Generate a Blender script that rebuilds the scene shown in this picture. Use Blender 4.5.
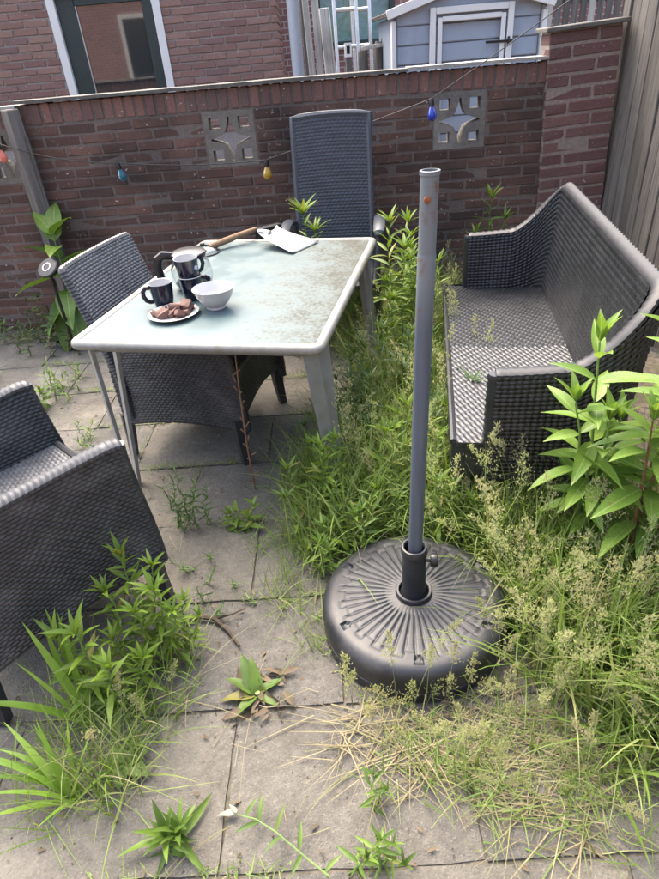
import bpy, bmesh, math, random
import numpy as np
from mathutils import Matrix, Vector

rnd = random.Random(11)
rng = np.random.default_rng(11)
sc = bpy.context.scene
for o in list(bpy.data.objects):
    bpy.data.objects.remove(o)
COL = sc.collection
R = math.radians
PI = math.pi

# ------------------------------------------------------------------ camera
PITCH, ROLL, EYE = 0.5802, -0.0856, 1.5267
cam = bpy.data.cameras.new('camera')
cam.sensor_fit = 'HORIZONTAL'
cam.sensor_width = 36.0
cam.lens = 596.26 / 659 * 36
cam.clip_start = 0.05
cam.clip_end = 500
cam_o = bpy.data.objects.new('camera', cam)
COL.objects.link(cam_o)
fw = Vector((0, math.cos(PITCH), -math.sin(PITCH)))
rt = Vector((1, 0, 0))
up = rt.cross(fw)
c_, s_ = math.cos(ROLL), math.sin(ROLL)
rt2 = rt * c_ + up * s_
up2 = up * c_ - rt * s_
cam_o.matrix_world = Matrix(((rt2.x, up2.x, -fw.x, 0), (rt2.y, up2.y, -fw.y, 0),
                             (rt2.z, up2.z, -fw.z, EYE), (0, 0, 0, 1)))
sc.camera = cam_o

# ------------------------------------------------------------------ light
SUN_EL, SUN_AZ = R(60), R(-25)      # azimuth measured from +Y towards +X
world = bpy.data.worlds.new('World')
sc.world = world
world.use_nodes = True
wn = world.node_tree
wn.nodes.clear()
sky = wn.nodes.new('ShaderNodeTexSky')
sky.sky_type = 'NISHITA'
sky.sun_disc = False
sky.sun_elevation = SUN_EL
sky.sun_rotation = SUN_AZ
sky.air_density = 1.0
sky.dust_density = 7.0
sky.ozone_density = 0.3
bg = wn.nodes.new('ShaderNodeBackground')
bg.inputs['Strength'].default_value = 0.15
wo = wn.nodes.new('ShaderNodeOutputWorld')
wn.links.new(sky.outputs[0], bg.inputs[0])
wn.links.new(bg.outputs[0], wo.inputs[0])
sl = bpy.data.lights.new('sun', 'SUN')
sl.energy = 0.5
sl.angle = R(85)
sl.color = (1.0, 0.95, 0.87)
sun = bpy.data.objects.new('sun', sl)
COL.objects.link(sun)
sd = Vector((math.sin(SUN_AZ) * math.cos(SUN_EL), math.cos(SUN_AZ) * math.cos(SUN_EL), math.sin(SUN_EL)))
sun.rotation_euler = sd.to_track_quat('Z', 'Y').to_euler()
sun.location = (0, 0, 20)
sc.view_settings.view_transform = 'Standard'
sc.view_settings.look = 'None'
sc.view_settings.gamma = 1.0
sc.view_settings.exposure = 2.35
sc.view_settings.use_curve_mapping = False
sc.render.engine = 'CYCLES'
sc.cycles.use_denoising = True
sc.cycles.max_bounces = 6
sc.cycles.transparent_max_bounces = 12

# ------------------------------------------------------------------ materials
MATS = {}


def srgb(r, g, b):
    def f(c):
        c /= 255.0
        return c / 12.92 if c <= 0.04045 else ((c + 0.055) / 1.055) ** 2.4
    return (f(r), f(g), f(b), 1)


def G(r, g, b):
    return srgb(r, g, b)


class NT:
    """small node-tree helper"""

    def __init__(s, name):
        s.m = bpy.data.materials.new(name)
        s.m.use_nodes = True
        s.t = s.m.node_tree
        s.t.nodes.clear()
        s.out = s.n('OutputMaterial')
        s.p = s.n('BsdfPrincipled')
        s.l(s.p.outputs[0], s.out.inputs[0])
        MATS[name] = s.m

    def n(s, typ, **kw):
        nd = s.t.nodes.new('ShaderNode' + typ)
        for k, v in kw.items():
            setattr(nd, k, v)
        return nd

    def l(s, a, b):
        s.t.links.new(a, b)

    def coord(s, kind='Object'):
        return s.n('TexCoord').outputs[kind]

    def geo(s):
        return s.n('NewGeometry').outputs['Position']

    def noise(s, vec, scale, detail=4, rough=0.6, out='Fac', dist=0.0):
        nd = s.n('TexNoise')
        nd.inputs['Scale'].default_value = scale
        nd.inputs['Detail'].default_value = detail
        nd.inputs['Roughness'].default_value = rough
        nd.inputs['Distortion'].default_value = dist
        if vec is not None:
            s.l(vec, nd.inputs['Vector'])
        return nd.outputs[out]

    def ramp(s, fac, stops):
        nd = s.n('ValToRGB')
        el = nd.color_ramp.elements
        el[0].position, el[0].color = stops[0]
        el[1].position, el[1].color = stops[-1]
        for p, c in stops[1:-1]:
            e = el.new(p)
            e.color = c
        s.l(fac, nd.inputs[0])
        return nd.outputs[0]

    def mapr(s, v, a, b, c=0.0, d=1.0):
        nd = s.n('MapRange')
        s.l(v, nd.inputs[0])
        for i, x in enumerate((a, b, c, d)):
            nd.inputs[i + 1].default_value = x
        return nd.outputs[0]

    def math(s, op, a, b=None):
        nd = s.n('Math', operation=op)
        for i, x in enumerate((a, b)):
            if x is None:
                continue
            if isinstance(x, (int, float)):
                nd.inputs[i].default_value = x
            else:
                s.l(x, nd.inputs[i])
        return nd.outputs[0]

    def mix(s, fac, a, b, blend='MIX'):
        nd = s.n('MixRGB', blend_type=blend)
        for i, x in enumerate((fac, a, b)):
            if isinstance(x, (int, float)):
                nd.inputs[i].default_value = x
            elif isinstance(x, tuple):
                nd.inputs[i].default_value = x
            else:
                s.l(x, nd.inputs[i])
        return nd.outputs[0]

    def bump(s, h, strength=0.3, dist=0.002):
        nd = s.n('Bump')
        nd.inputs['Strength'].default_value = strength
        nd.inputs['Distance'].default_value = dist
        s.l(h, nd.inputs['Height'])
        s.l(nd.outputs[0], s.p.inputs['Normal'])

    def scale(s, vec, v):
        nd = s.n('Mapping')
        nd.inputs['Scale'].default_value = v
        s.l(vec, nd.inputs['Vector'])
        return nd.outputs[0]

    def set(s, **kw):
        for k, v in kw.items():
            s.p.inputs[k.replace('_', ' ')].default_value = v
        return s

    def col(s, c):
        if isinstance(c, tuple):
            s.p.inputs['Base Color'].default_value = c
        else:
            s.l(c, s.p.inputs['Base Color'])
        return s


def simple(name, c, rough=0.5, metal=0.0, var=0.25, nscale=30, bump=0.0, spec=0.5, dirt=None, dscale=6, damt=0.5):
    t = NT(name)
    co = t.coord()
    f = t.noise(co, nscale, 5)
    lo = tuple(x * (1 - var) for x in c[:3]) + (1,)
    hi = tuple(min(1, x * (1 + var)) for x in c[:3]) + (1,)
    out = t.ramp(f, [(0.3, lo), (0.7, hi)])
    if dirt:
        g = t.mapr(t.noise(co, dscale, 7, 0.65), 0.48, 0.68, 0, damt)
        out = t.mix(g, out, dirt)
    t.col(out)
    t.set(Roughness=rough, Metallic=metal)
    t.p.inputs['Specular IOR Level'].default_value = spec
    if bump:
        t.bump(f, bump, 0.002)
    return t.m


def brick_mat(name, stops, soot=None, mortar=(0.33, 0.29, 0.26, 1), efflo=0.3, bump=0.6):
    """each brick is its own object, so the tint comes from the object; soot and lime are weathering"""
    t = NT(name)
    oi = t.n('ObjectInfo')
    pos = t.geo()
    pid = t.n('Attribute')
    pid.attribute_name = 'tint'
    r = t.math('FRACT', t.math('ADD', oi.outputs['Random'], pid.outputs['Fac']))
    base = t.ramp(r, stops)
    fine = t.noise(pos, 90, 6, 0.7)
    base = t.mix(t.mapr(fine, 0.35, 0.75, 0, 0.45), base, (0.03, 0.02, 0.018, 1))
    blot = t.noise(pos, 24, 5, 0.65)
    base = t.mix(t.mapr(blot, 0.55, 0.75, 0, 0.4), base, stops[-1][1])
    if soot:
        lo, hi, amt = soot
        z = t.n('SeparateXYZ')
        t.l(pos, z.inputs[0])
        big = t.noise(pos, 1.9, 5, 0.62)
        s1 = t.mapr(big, lo, hi, 0, amt)
        base = t.mix(s1, base, (0.022, 0.02, 0.019, 1))
    sp = t.noise(pos, 38, 3, 0.5)
    base = t.mix(t.mapr(sp, 0.66, 0.74, 0, efflo), base, (0.42, 0.38, 0.34, 1))
    wf_ = t.noise(pos, 52, 2, 0.4)
    base = t.mix(t.mapr(wf_, 0.735, 0.76, 0, 0.75), base, (0.5, 0.48, 0.45, 1))
    t.col(base)
    t.set(Roughness=0.9)
    t.p.inputs['Specular IOR Level'].default_value = 0.25
    t.bump(fine, bump, 0.004)
    return t.m


M = {}
M['wall_brick'] = brick_mat('wall_brick', [(0, srgb(110, 83, 73)), (0.25, srgb(92, 71, 63)), (0.5, srgb(118, 90, 78)), (0.75, srgb(100, 79, 70)), (1, srgb(86, 69, 62))],
                            soot=(0.40, 0.66, 0.68), efflo=0.35)
M['cap_brick'] = brick_mat('cap_brick', [(0, srgb(134, 100, 88)), (0.5, srgb(120, 91, 83)), (1, srgb(108, 87, 82))],
                           soot=(0.5, 0.8, 0.35), efflo=0.35)
M['pillar_brick'] = brick_mat('pillar_brick', [(0, srgb(116, 87, 82)), (0.5, srgb(104, 79, 76)), (1, srgb(124, 95, 88))],
                              soot=(0.5, 0.8, 0.3), efflo=0.2)
M['house_brick'] = brick_mat('house_brick', [(0, srgb(144, 112, 102)), (0.3, srgb(130, 100, 93)), (0.6, srgb(150, 120, 108)), (1, srgb(124, 101, 97))],
                             efflo=0.12)


def mortar_mat(name, c, soot=None):
    t = NT(name)
    pos = t.geo()
    f = t.noise(pos, 55, 6, 0.7)
    b = t.ramp(f, [(0.3, tuple(x * .6 for x in c[:3]) + (1,)), (0.7, c)])
    if soot:
        b = t.mix(t.mapr(t.noise(pos, 1.9, 5, 0.62), soot[0], soot[1], 0, soot[2]), b, (0.04, 0.036, 0.033, 1))
    t.col(b)
    t.set(Roughness=0.95)
    t.bump(f, 0.8, 0.006)
    return t.m


M['mortar'] = mortar_mat('mortar', srgb(120, 108, 100), (0.40, 0.66, 0.6))
M['pillar_mortar'] = mortar_mat('pillar_mortar', srgb(150, 136, 126), (0.5, 0.8, 0.3))
M['house_mortar'] = mortar_mat('house_mortar', srgb(160, 150, 143))
M['far_brick'] = NT('far_brick').m


def far_brick():
    t = NT('far_brick')
    co = t.coord('Object')
    b = t.n('TexBrick')
    b.inputs['Scale'].default_value = 1
    b.inputs['Brick Width'].default_value = 0.22
    b.inputs['Row Height'].default_value = 0.06
    b.inputs['Mortar Size'].default_value = 0.006
    b.inputs['Color1'].default_value = srgb(150, 106, 98)
    b.inputs['Color2'].default_value = srgb(128, 90, 86)
    b.inputs['Mortar'].default_value = srgb(176, 164, 156)
    mp = t.n('Mapping')
    mp.inputs['Rotation'].default_value = (R(90), 0, 0)
    t.l(co, mp.inputs['Vector'])
    t.l(mp.outputs[0], b.inputs['Vector'])
    t.col(b.outputs[0])
    t.set(Roughness=0.9)
    t.bump(t.math('SUBTRACT', 1.0, b.outputs['Fac']), 0.7, 0.01)
    return t.m


M['far_brick'] = far_brick()


def concrete(name, a, b, sc_=1.0, aggregate=False):
    t = NT(name)
    pos = t.geo()
    oi = t.n('ObjectInfo').outputs['Random']
    f = t.noise(pos, 42 * sc_, 8, 0.72)
    big = t.noise(pos, 3.3, 5, 0.6)
    base = t.ramp(big, [(0.3, a), (0.7, b)])
    base = t.mix(t.mapr(f, 0.35, 0.7, 0, 0.6), base, tuple(x * 0.5 for x in a[:3]) + (1,))
    sp = t.noise(pos, 150 * sc_, 3, 0.6)
    base = t.mix(t.mapr(sp, 0.58, 0.72, 0, 0.42), base, tuple(min(1, x * 1.6) for x in b[:3]) + (1,))
    sp2 = t.noise(pos, 210 * sc_, 2, 0.5)
    base = t.mix(t.mapr(sp2, 0.58, 0.70, 0, 0.55), base, (0.06, 0.055, 0.05, 1))
    # lichen and damp stains
    st = t.noise(pos, 4.5, 7, 0.7, dist=0.5)
    base = t.mix(t.mapr(st, 0.50, 0.72, 0, 0.6), base, (0.070, 0.062, 0.050, 1))
    ms_ = t.noise(pos, 9, 6, 0.75, dist=0.3)
    base = t.mix(t.mapr(ms_, 0.60, 0.74, 0, 0.5), base, (0.075, 0.080, 0.040, 1))
    pl_ = t.noise(pos, 2.6, 4, 0.6)
    base = t.mix(t.mapr(pl_, 0.55, 0.72, 0, 0.45), base, tuple(min(1, x * 1.45) for x in b[:3]) + (1,))
    hs = t.n('HueSaturation')
    t.l(t.mapr(oi, 0, 1, 0.86, 1.14), hs.inputs['Value'])
    t.l(t.mapr(oi, 0, 1, 0.55, 1.05), hs.inputs['Saturation'])
    t.l(base, hs.inputs['Color'])
    t.col(hs.outputs[0])
    t.set(Roughness=0.93)
    t.p.inputs['Specular IOR Level'].default_value = 0.25
    t.bump(t.math('ADD', f, t.math('MULTIPLY', sp2, 0.8)), 0.8, 0.006)
    return t.m


M['slab'] = concrete('slab', srgb(90, 88, 82), srgb(119, 114, 103))
M['block'] = concrete('block', srgb(112, 107, 98), srgb(134, 128, 116), 1.3)
M['soil'] = simple('soil', (0.12, 0.105, 0.084, 1), 1.0, var=0.6, nscale=40, bump=0.9, spec=0.1, dirt=(0.05, 0.06, 0.02, 1), dscale=5, damt=0.6)


def wood(name, a, b, dark, sx=(60, 60, 2.2)):
    t = NT(name)
    co = t.coord()
    oi = t.n('ObjectInfo')
    add = t.n('VectorMath', operation='ADD')
    t.l(co, add.inputs[0])
    t.l(t.mix(1.0, (0, 0, 0, 1), oi.outputs['Random']), add.inputs[1])
    v = t.scale(add.outputs[0], sx)
    f = t.noise(v, 1.0, 8, 0.7, dist=0.6)
    c = t.ramp(f, [(0.28, dark), (0.45, a), (0.75, b)])
    k = t.noise(add.outputs[0], 3.0, 4)
    c = t.mix(t.mapr(k, 0.5, 0.75, 0, 0.4), c, dark)
    hs = t.n('HueSaturation')
    t.l(t.mapr(oi.outputs['Random'], 0, 1, 0.75, 1.2), hs.inputs['Value'])
    t.l(c, hs.inputs['Color'])
    t.col(hs.outputs[0])
    t.set(Roughness=0.88)
    t.p.inputs['Specular IOR Level'].default_value = 0.25
    t.bump(f, 0.6, 0.004)
    return t.m


M['fence_wood'] = wood('fence_wood', srgb(92, 88, 83), srgb(120, 115, 108), srgb(56, 52, 49))
M['pale_wood'] = wood('pale_wood', srgb(150, 146, 139), srgb(186, 182, 175), srgb(96, 88, 76))
M['handle_wood'] = wood('handle_wood', srgb(136, 112, 88), srgb(152, 128, 102), srgb(98, 76, 56), (120, 6, 120))

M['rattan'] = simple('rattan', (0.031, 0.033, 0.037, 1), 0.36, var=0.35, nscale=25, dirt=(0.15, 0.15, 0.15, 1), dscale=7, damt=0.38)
M['rattan_pale'] = simple('rattan_pale', (0.095, 0.099, 0.105, 1), 0.42, var=0.3, nscale=25, dirt=(0.16, 0.16, 0.16, 1), dscale=7, damt=0.4)  # paler grey weave for the armchair seats and backrests
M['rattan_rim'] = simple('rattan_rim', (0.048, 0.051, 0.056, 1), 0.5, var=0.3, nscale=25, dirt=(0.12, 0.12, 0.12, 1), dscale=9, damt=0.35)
M['sofa_rim'] = simple('sofa_rim', (0.016, 0.017, 0.02, 1), 0.5, var=0.3, nscale=25)
M['rattan_dark'] = simple('rattan_dark', (0.017, 0.0185, 0.021, 1), 0.34, var=0.35, nscale=20, dirt=(0.06, 0.06, 0.06, 1), dscale=7, damt=0.3)
M['chair_blue'] = simple('chair_blue', (0.030, 0.036, 0.046, 1), 0.5, var=0.2, nscale=30)
M['chair_plastic'] = simple('chair_plastic', (0.05, 0.057, 0.068, 1), 0.45, var=0.15, nscale=40)
M['leg_dark'] = simple('leg_dark', (0.025, 0.027, 0.03, 1), 0.5)
M['frame_metal'] = simple('frame_metal', srgb(136, 136, 130), 0.42, 0.25, var=0.08, nscale=50, dirt=srgb(120, 112, 92), dscale=14, damt=0.7)
M['leg_metal'] = simple('leg_metal', srgb(140, 142, 143), 0.45, 0.4, var=0.1, nscale=40, dirt=srgb(112, 108, 100), dscale=10, damt=0.6)
M['base_plastic'] = simple('base_plastic', (0.014, 0.016, 0.020, 1), 0.46, var=0.3, nscale=14, dirt=(0.07, 0.068, 0.065, 1), dscale=7, damt=0.45)
M['black_plastic'] = simple('black_plastic', (0.012, 0.012, 0.013, 1), 0.35)
M['hole_black'] = simple('hole_black', (0.006, 0.006, 0.006, 1), 0.6)
M['white_paint'] = simple('white_paint', srgb(208, 207, 203), 0.45, var=0.05, nscale=12, dirt=srgb(180, 178, 170), dscale=6, damt=0.4)
M['green_paint'] = simple('green_paint', (0.012, 0.028, 0.026, 1), 0.4, var=0.12, nscale=8)
M['shed_paint'] = simple('shed_paint', srgb(144, 153, 164), 0.55, var=0.07, nscale=9, dirt=srgb(120, 130, 142), dscale=5, damt=0.4)
M['pvc'] = simple('pvc', srgb(166, 173, 181), 0.35, var=0.05)
M['aluminium'] = simple('aluminium', srgb(196, 196, 194), 0.35, 0.7, var=0.12)
M['coping'] = simple('coping', srgb(92, 89, 83), 0.8, var=0.25, nscale=24, bump=0.3, dirt=srgb(70, 68, 60), dscale=8, damt=0.7)
M['coping_pale'] = simple('coping_pale', srgb(156, 154, 147), 0.7, var=0.15, nscale=24, dirt=srgb(110, 106, 98), dscale=10, damt=0.7)
M['porcelain'] = simple('porcelain', srgb(176, 176, 175), 0.15, var=0.02)
M['navy_glaze'] = simple('navy_glaze', (0.006, 0.010, 0.024, 1), 0.12, var=0.1)
M['emblem'] = simple('emblem', srgb(150, 160, 185), 0.3, var=0.1)
M['chocolate'] = simple('chocolate', srgb(104, 76, 67), 0.75, var=0.35, nscale=60, bump=0.5, dirt=srgb(60, 40, 34), dscale=30, damt=0.7)
M['coffee'] = simple('coffee', (0.01, 0.006, 0.004, 1), 0.1)
M['pan_metal'] = simple('pan_metal', srgb(122, 125, 124), 0.42, 0.3, var=0.12, nscale=18, dirt=srgb(150, 148, 140), dscale=12, damt=0.6)
M['bristle'] = simple('bristle', (0.02, 0.02, 0.018, 1), 0.9, var=0.5, nscale=200)
M['cable'] = simple('cable', (0.03, 0.03, 0.028, 1), 0.6)
M['cable_pale'] = simple('cable_pale', srgb(150, 146, 136), 0.6)
M['rubber'] = M['black_plastic']
M['twig'] = simple('twig', (0.06, 0.045, 0.032, 1), 0.9, var=0.4, bump=0.4)
M['dry_stalk'] = simple('dry_stalk', srgb(124, 96, 74), 0.9, var=0.3, nscale=60)
M['rust'] = simple('rust', srgb(128, 78, 48), 0.85, 0.1, var=0.4, nscale=80, bump=0.4)


def glassy(name, c, rough=0.02, ior=1.45, weight=1.0):
    t = NT(name)
    t.col(c)
    t.set(Roughness=rough, IOR=ior)
    t.p.inputs['Transmission Weight'].default_value = weight
    return t.m


M['glass'] = glassy('glass', (0.96, 0.98, 0.98, 1))
M['bulb_red'] = glassy('bulb_red', srgb(230, 130, 110), 0.2, weight=0.45)
M['bulb_teal'] = glassy('bulb_teal', srgb(40, 110, 130), 0.15, weight=0.4)
M['bulb_yellow'] = glassy('bulb_yellow', srgb(206, 168, 50), 0.15, weight=0.5)
M['bulb_blue'] = glassy('bulb_blue', srgb(40, 66, 175), 0.15, weight=0.35)

t = NT('window_glass')
t.col((0.025, 0.028, 0.03, 1)).set(Roughness=0.03, IOR=1.9)
M['window_glass'] = t.m
t = NT('patterned_glass')
co = t.coord()
n1 = t.noise(co, 2.2, 4, 0.6, dist=1.2)
t.col(t.ramp(n1, [(0.3, srgb(70, 96, 92)), (0.45, srgb(120, 150, 150)), (0.55, srgb(96, 132, 108)), (0.7, srgb(150, 172, 176))]))
t.set(Roughness=0.12)
M['patterned_glass'] = t.m


def table_glass():
    t = NT('table_glass')
    co = t.coord()
    xyz = t.n('SeparateXYZ')
    t.l(co, xyz.inputs[0])
    f1 = t.noise(co, 7, 8, 0.72)
    f2 = t.noise(co, 60, 6, 0.7)
    f3 = t.noise(co, 170, 3, 0.6)
    base = t.ramp(f1, [(0.3, srgb(76, 92, 94)), (0.7, srgb(90, 106, 107))])
    # algae and dirt: heavier towards the hedge side (+x) of the table
    side = t.mapr(t.math('ADD', xyz.outputs[0], t.math('MULTIPLY', xyz.outputs[1], 0.18)), -0.12, 0.46, 0.0, 1.0)
    m = t.math('ADD', t.math('MULTIPLY', side, 0.75), t.math('MULTIPLY', t.math('SUBTRACT', f1, 0.5), 1.6))
    spk = t.mapr(t.math('ADD', m, t.math('MULTIPLY', t.math('SUBTRACT', f2, 0.5), 2.6)), 0.35, 0.85, 0, 1)
    film = t.mapr(m, 0.15, 0.95, 0, 0.62)
    base = t.mix(film, base, srgb(88, 86, 72))
    base = t.mix(t.math('MULTIPLY', spk, 0.72), base, srgb(52, 49, 37))
    spk2 = t.math('MULTIPLY', t.mapr(f3, 0.58, 0.7, 0, 1), t.mapr(m, 0.3, 0.9, 0.06, 0.8))
    base = t.mix(spk2, base, srgb(34, 30, 22))
    t.col(base)
    t.l(t.mapr(m, 0.0, 0.8, 0.33, 0.8), t.p.inputs['Roughness'])
    t.p.inputs['Specular IOR Level'].default_value = 0.3
    return t.m


M['table_glass'] = table_glass()


def pole_mat():
    t = NT('pole_paint')
    co = t.coord()
    xyz = t.n('SeparateXYZ')
    t.l(co, xyz.inputs[0])
    f = t.noise(co, 26, 6, 0.7)
    st = t.noise(t.scale(co, (60, 60, 3)), 1.0, 4, 0.6)
    base = t.ramp(st, [(0.3, srgb(72, 80, 92)), (0.7, srgb(90, 98, 109))])
    top = t.mapr(xyz.outputs[2], 0.98, 1.10, 0, 1)
    base = t.mix(t.math('MULTIPLY', top, 0.7), base, srgb(112, 118, 120))
    r = t.mapr(t.math('ADD', f, t.math('MULTIPLY', t.mapr(xyz.outputs[2], 0.6, 1.2, 0, 1), 0.14)), 0.68, 0.78, 0, 0.85)
    base = t.mix(r, base, srgb(104, 72, 50))
    t.col(base)
    t.set(Roughness=0.45, Metallic=0.15)
    return t.m


M['pole_paint'] = pole_mat()


def leaf_mat(name, stops, rough=0.5, trans=0.35, vein=False):
    t = NT(name)
    at = t.n('Attribute')
    at.attribute_name = 'tint'
    oi = t.n('ObjectInfo')
    r = t.math('FRACT', t.math('ADD', at.outputs['Fac'], oi.outputs['Random']))
    c = t.ramp(r, stops)
    pos = t.geo()
    c = t.mix(t.mapr(t.noise(pos, 30, 3), 0.4, 0.75, 0, 0.35), c, tuple(x * 0.6 for x in stops[0][1][:3]) + (1,))
    if vein:
        ob = t.n('SeparateXYZ')
        t.l(t.coord(), ob.inputs[0])
        ay_ = t.math('ABSOLUTE', ob.outputs[1])
        mid = t.mapr(ay_, 0.004, 0.012, 1, 0)
        fr_ = t.math('FRACT', t.math('MULTIPLY', t.math('SUBTRACT', ob.outputs[0], t.math('MULTIPLY', ay_, 1.3)), 11.0))
        side = t.mapr(t.math('ABSOLUTE', t.math('SUBTRACT', fr_, 0.5)), 0.0, 0.14, 0.55, 0)
        c = t.mix(t.math('MULTIPLY', side, 0.6), c, tuple(x * 0.62 for x in stops[0][1][:3]) + (1,))
        c = t.mix(t.math('MULTIPLY', mid, 0.55), c, G(168, 186, 118))
        sp_ = t.noise(pos, 70, 2)
        c = t.mix(t.mapr(sp_, 0.68, 0.72, 0, 0.6), c, G(120, 100, 58))
        t.bump(t.math('SUBTRACT', 1.0, side), 0.35, 0.002)
    t.col(c)
    t.set(Roughness=rough)
    t.p.inputs['Specular IOR Level'].default_value = 0.4
    tr = t.n('BsdfTranslucent')
    t.l(t.mix(1.0, c, (1.0, 1.0, 0.55, 1), 'MULTIPLY'), tr.inputs[0])
    ms = t.n('MixShader')
    ms.inputs[0].default_value = trans
    t.l(t.p.outputs[0], ms.inputs[1])
    t.l(tr.outputs[0], ms.inputs[2])
    t.l(ms.outputs[0], t.out.inputs[0])
    return t.m




M['leaf_fresh'] = leaf_mat('leaf_fresh', [(0, G(86, 112, 36)), (0.35, G(104, 132, 44)), (0.7, G(122, 148, 54)), (0.93, G(98, 122, 44)), (1, G(140, 136, 70))])
M['leaf_weed'] = leaf_mat('leaf_weed', [(0, G(72, 100, 38)), (0.35, G(90, 118, 46)), (0.7, G(110, 136, 56)), (0.93, G(82, 108, 44)), (1, G(134, 128, 66))])
M['leaf_dark'] = leaf_mat('leaf_dark', [(0, G(58, 84, 44)), (0.5, G(80, 106, 56)), (1, G(98, 120, 70))])
M['leaf_shrub'] = leaf_mat('leaf_shrub', [(0, G(100, 134, 54)), (0.4, G(118, 150, 64)), (0.8, G(134, 164, 76)), (1, G(110, 142, 60))], 0.4, 0.4, True)
M['leaf_dock'] = leaf_mat('leaf_dock', [(0, G(80, 110, 42)), (0.5, G(104, 134, 52)), (1, G(122, 146, 64))], 0.45, 0.35, True)
M['leaf_dead'] = leaf_mat('leaf_dead', [(0, G(92, 80, 64)), (0.5, G(116, 102, 84)), (1, G(82, 74, 58))], 0.9, 0.1)
M['grass'] = leaf_mat('grass', [(0, G(92, 118, 52)), (0.3, G(112, 138, 62)), (0.6, G(126, 150, 76)), (0.88, G(142, 156, 96)), (1, G(156, 152, 108))], 0.5, 0.45)
M['strap'] = leaf_mat('strap', [(0, G(108, 144, 48)), (0.5, G(128, 164, 60)), (1, G(146, 176, 76))], 0.45, 0.4)
M['straw'] = leaf_mat('straw', [(0, G(134, 122, 94)), (0.4, G(152, 142, 112)), (0.7, G(118, 120, 78)), (1, G(104, 92, 72))], 0.8, 0.2)
M['seed'] = leaf_mat('seed', [(0, G(158, 168, 128)), (0.5, G(182, 186, 152)), (1, G(174, 168, 146))], 0.75, 0.5)
M['stem_green'] = simple('stem_green', G(104, 132, 66), 0.6, var=0.2)
M['stem_brown'] = simple('stem_brown', G(112, 84, 62), 0.7, var=0.3)
M['moss'] = simple('moss', (0.06, 0.08, 0.025, 1), 1.0, var=0.5, nscale=90, bump=0.8)

# ------------------------------------------------------------------ mesh helpers


def link(name, me, mat=None, parent=None):
    o = bpy.data.objects.new(name, me)
    COL.objects.link(o)
    if me is not None and mat is not None and not me.materials:
        me.materials.append(M[mat] if isinstance(mat, str) else mat)
    if parent is not None:
        o.parent = parent
    return o


def tag(o, label=None, cat=None, group=None, kind=None):
    for k, v in (('label', label), ('category', cat), ('group', group), ('kind', kind)):
        if v:
            o[k] = v
    return o


def thing(name, label, cat, loc=(0, 0, 0), rotz=0.0, group=None):
    o = bpy.data.objects.new(name, None)
    o.empty_display_size = 0.1
    COL.objects.link(o)
    o.location = loc
    o.rotation_euler = (0, 0, rotz)
    return tag(o, label, cat, group)


def make_mesh(name, V, F, smooth=True, sharp=38, tint=None):
    me = bpy.data.meshes.new(name)
    me.from_pydata(V.tolist() if hasattr(V, 'tolist') else V, [], F.tolist() if hasattr(F, 'tolist') else F)
    if smooth:
        me.polygons.foreach_set('use_smooth', np.ones(len(me.polygons), dtype=bool))
        if sharp:
            me.set_sharp_from_angle(angle=R(sharp))
    if tint is not None:
        a = me.attributes.new('tint', 'FLOAT', 'POINT')
        a.data.foreach_set('value', np.asarray(tint, dtype=np.float32))
    me.update()
    return me


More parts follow.
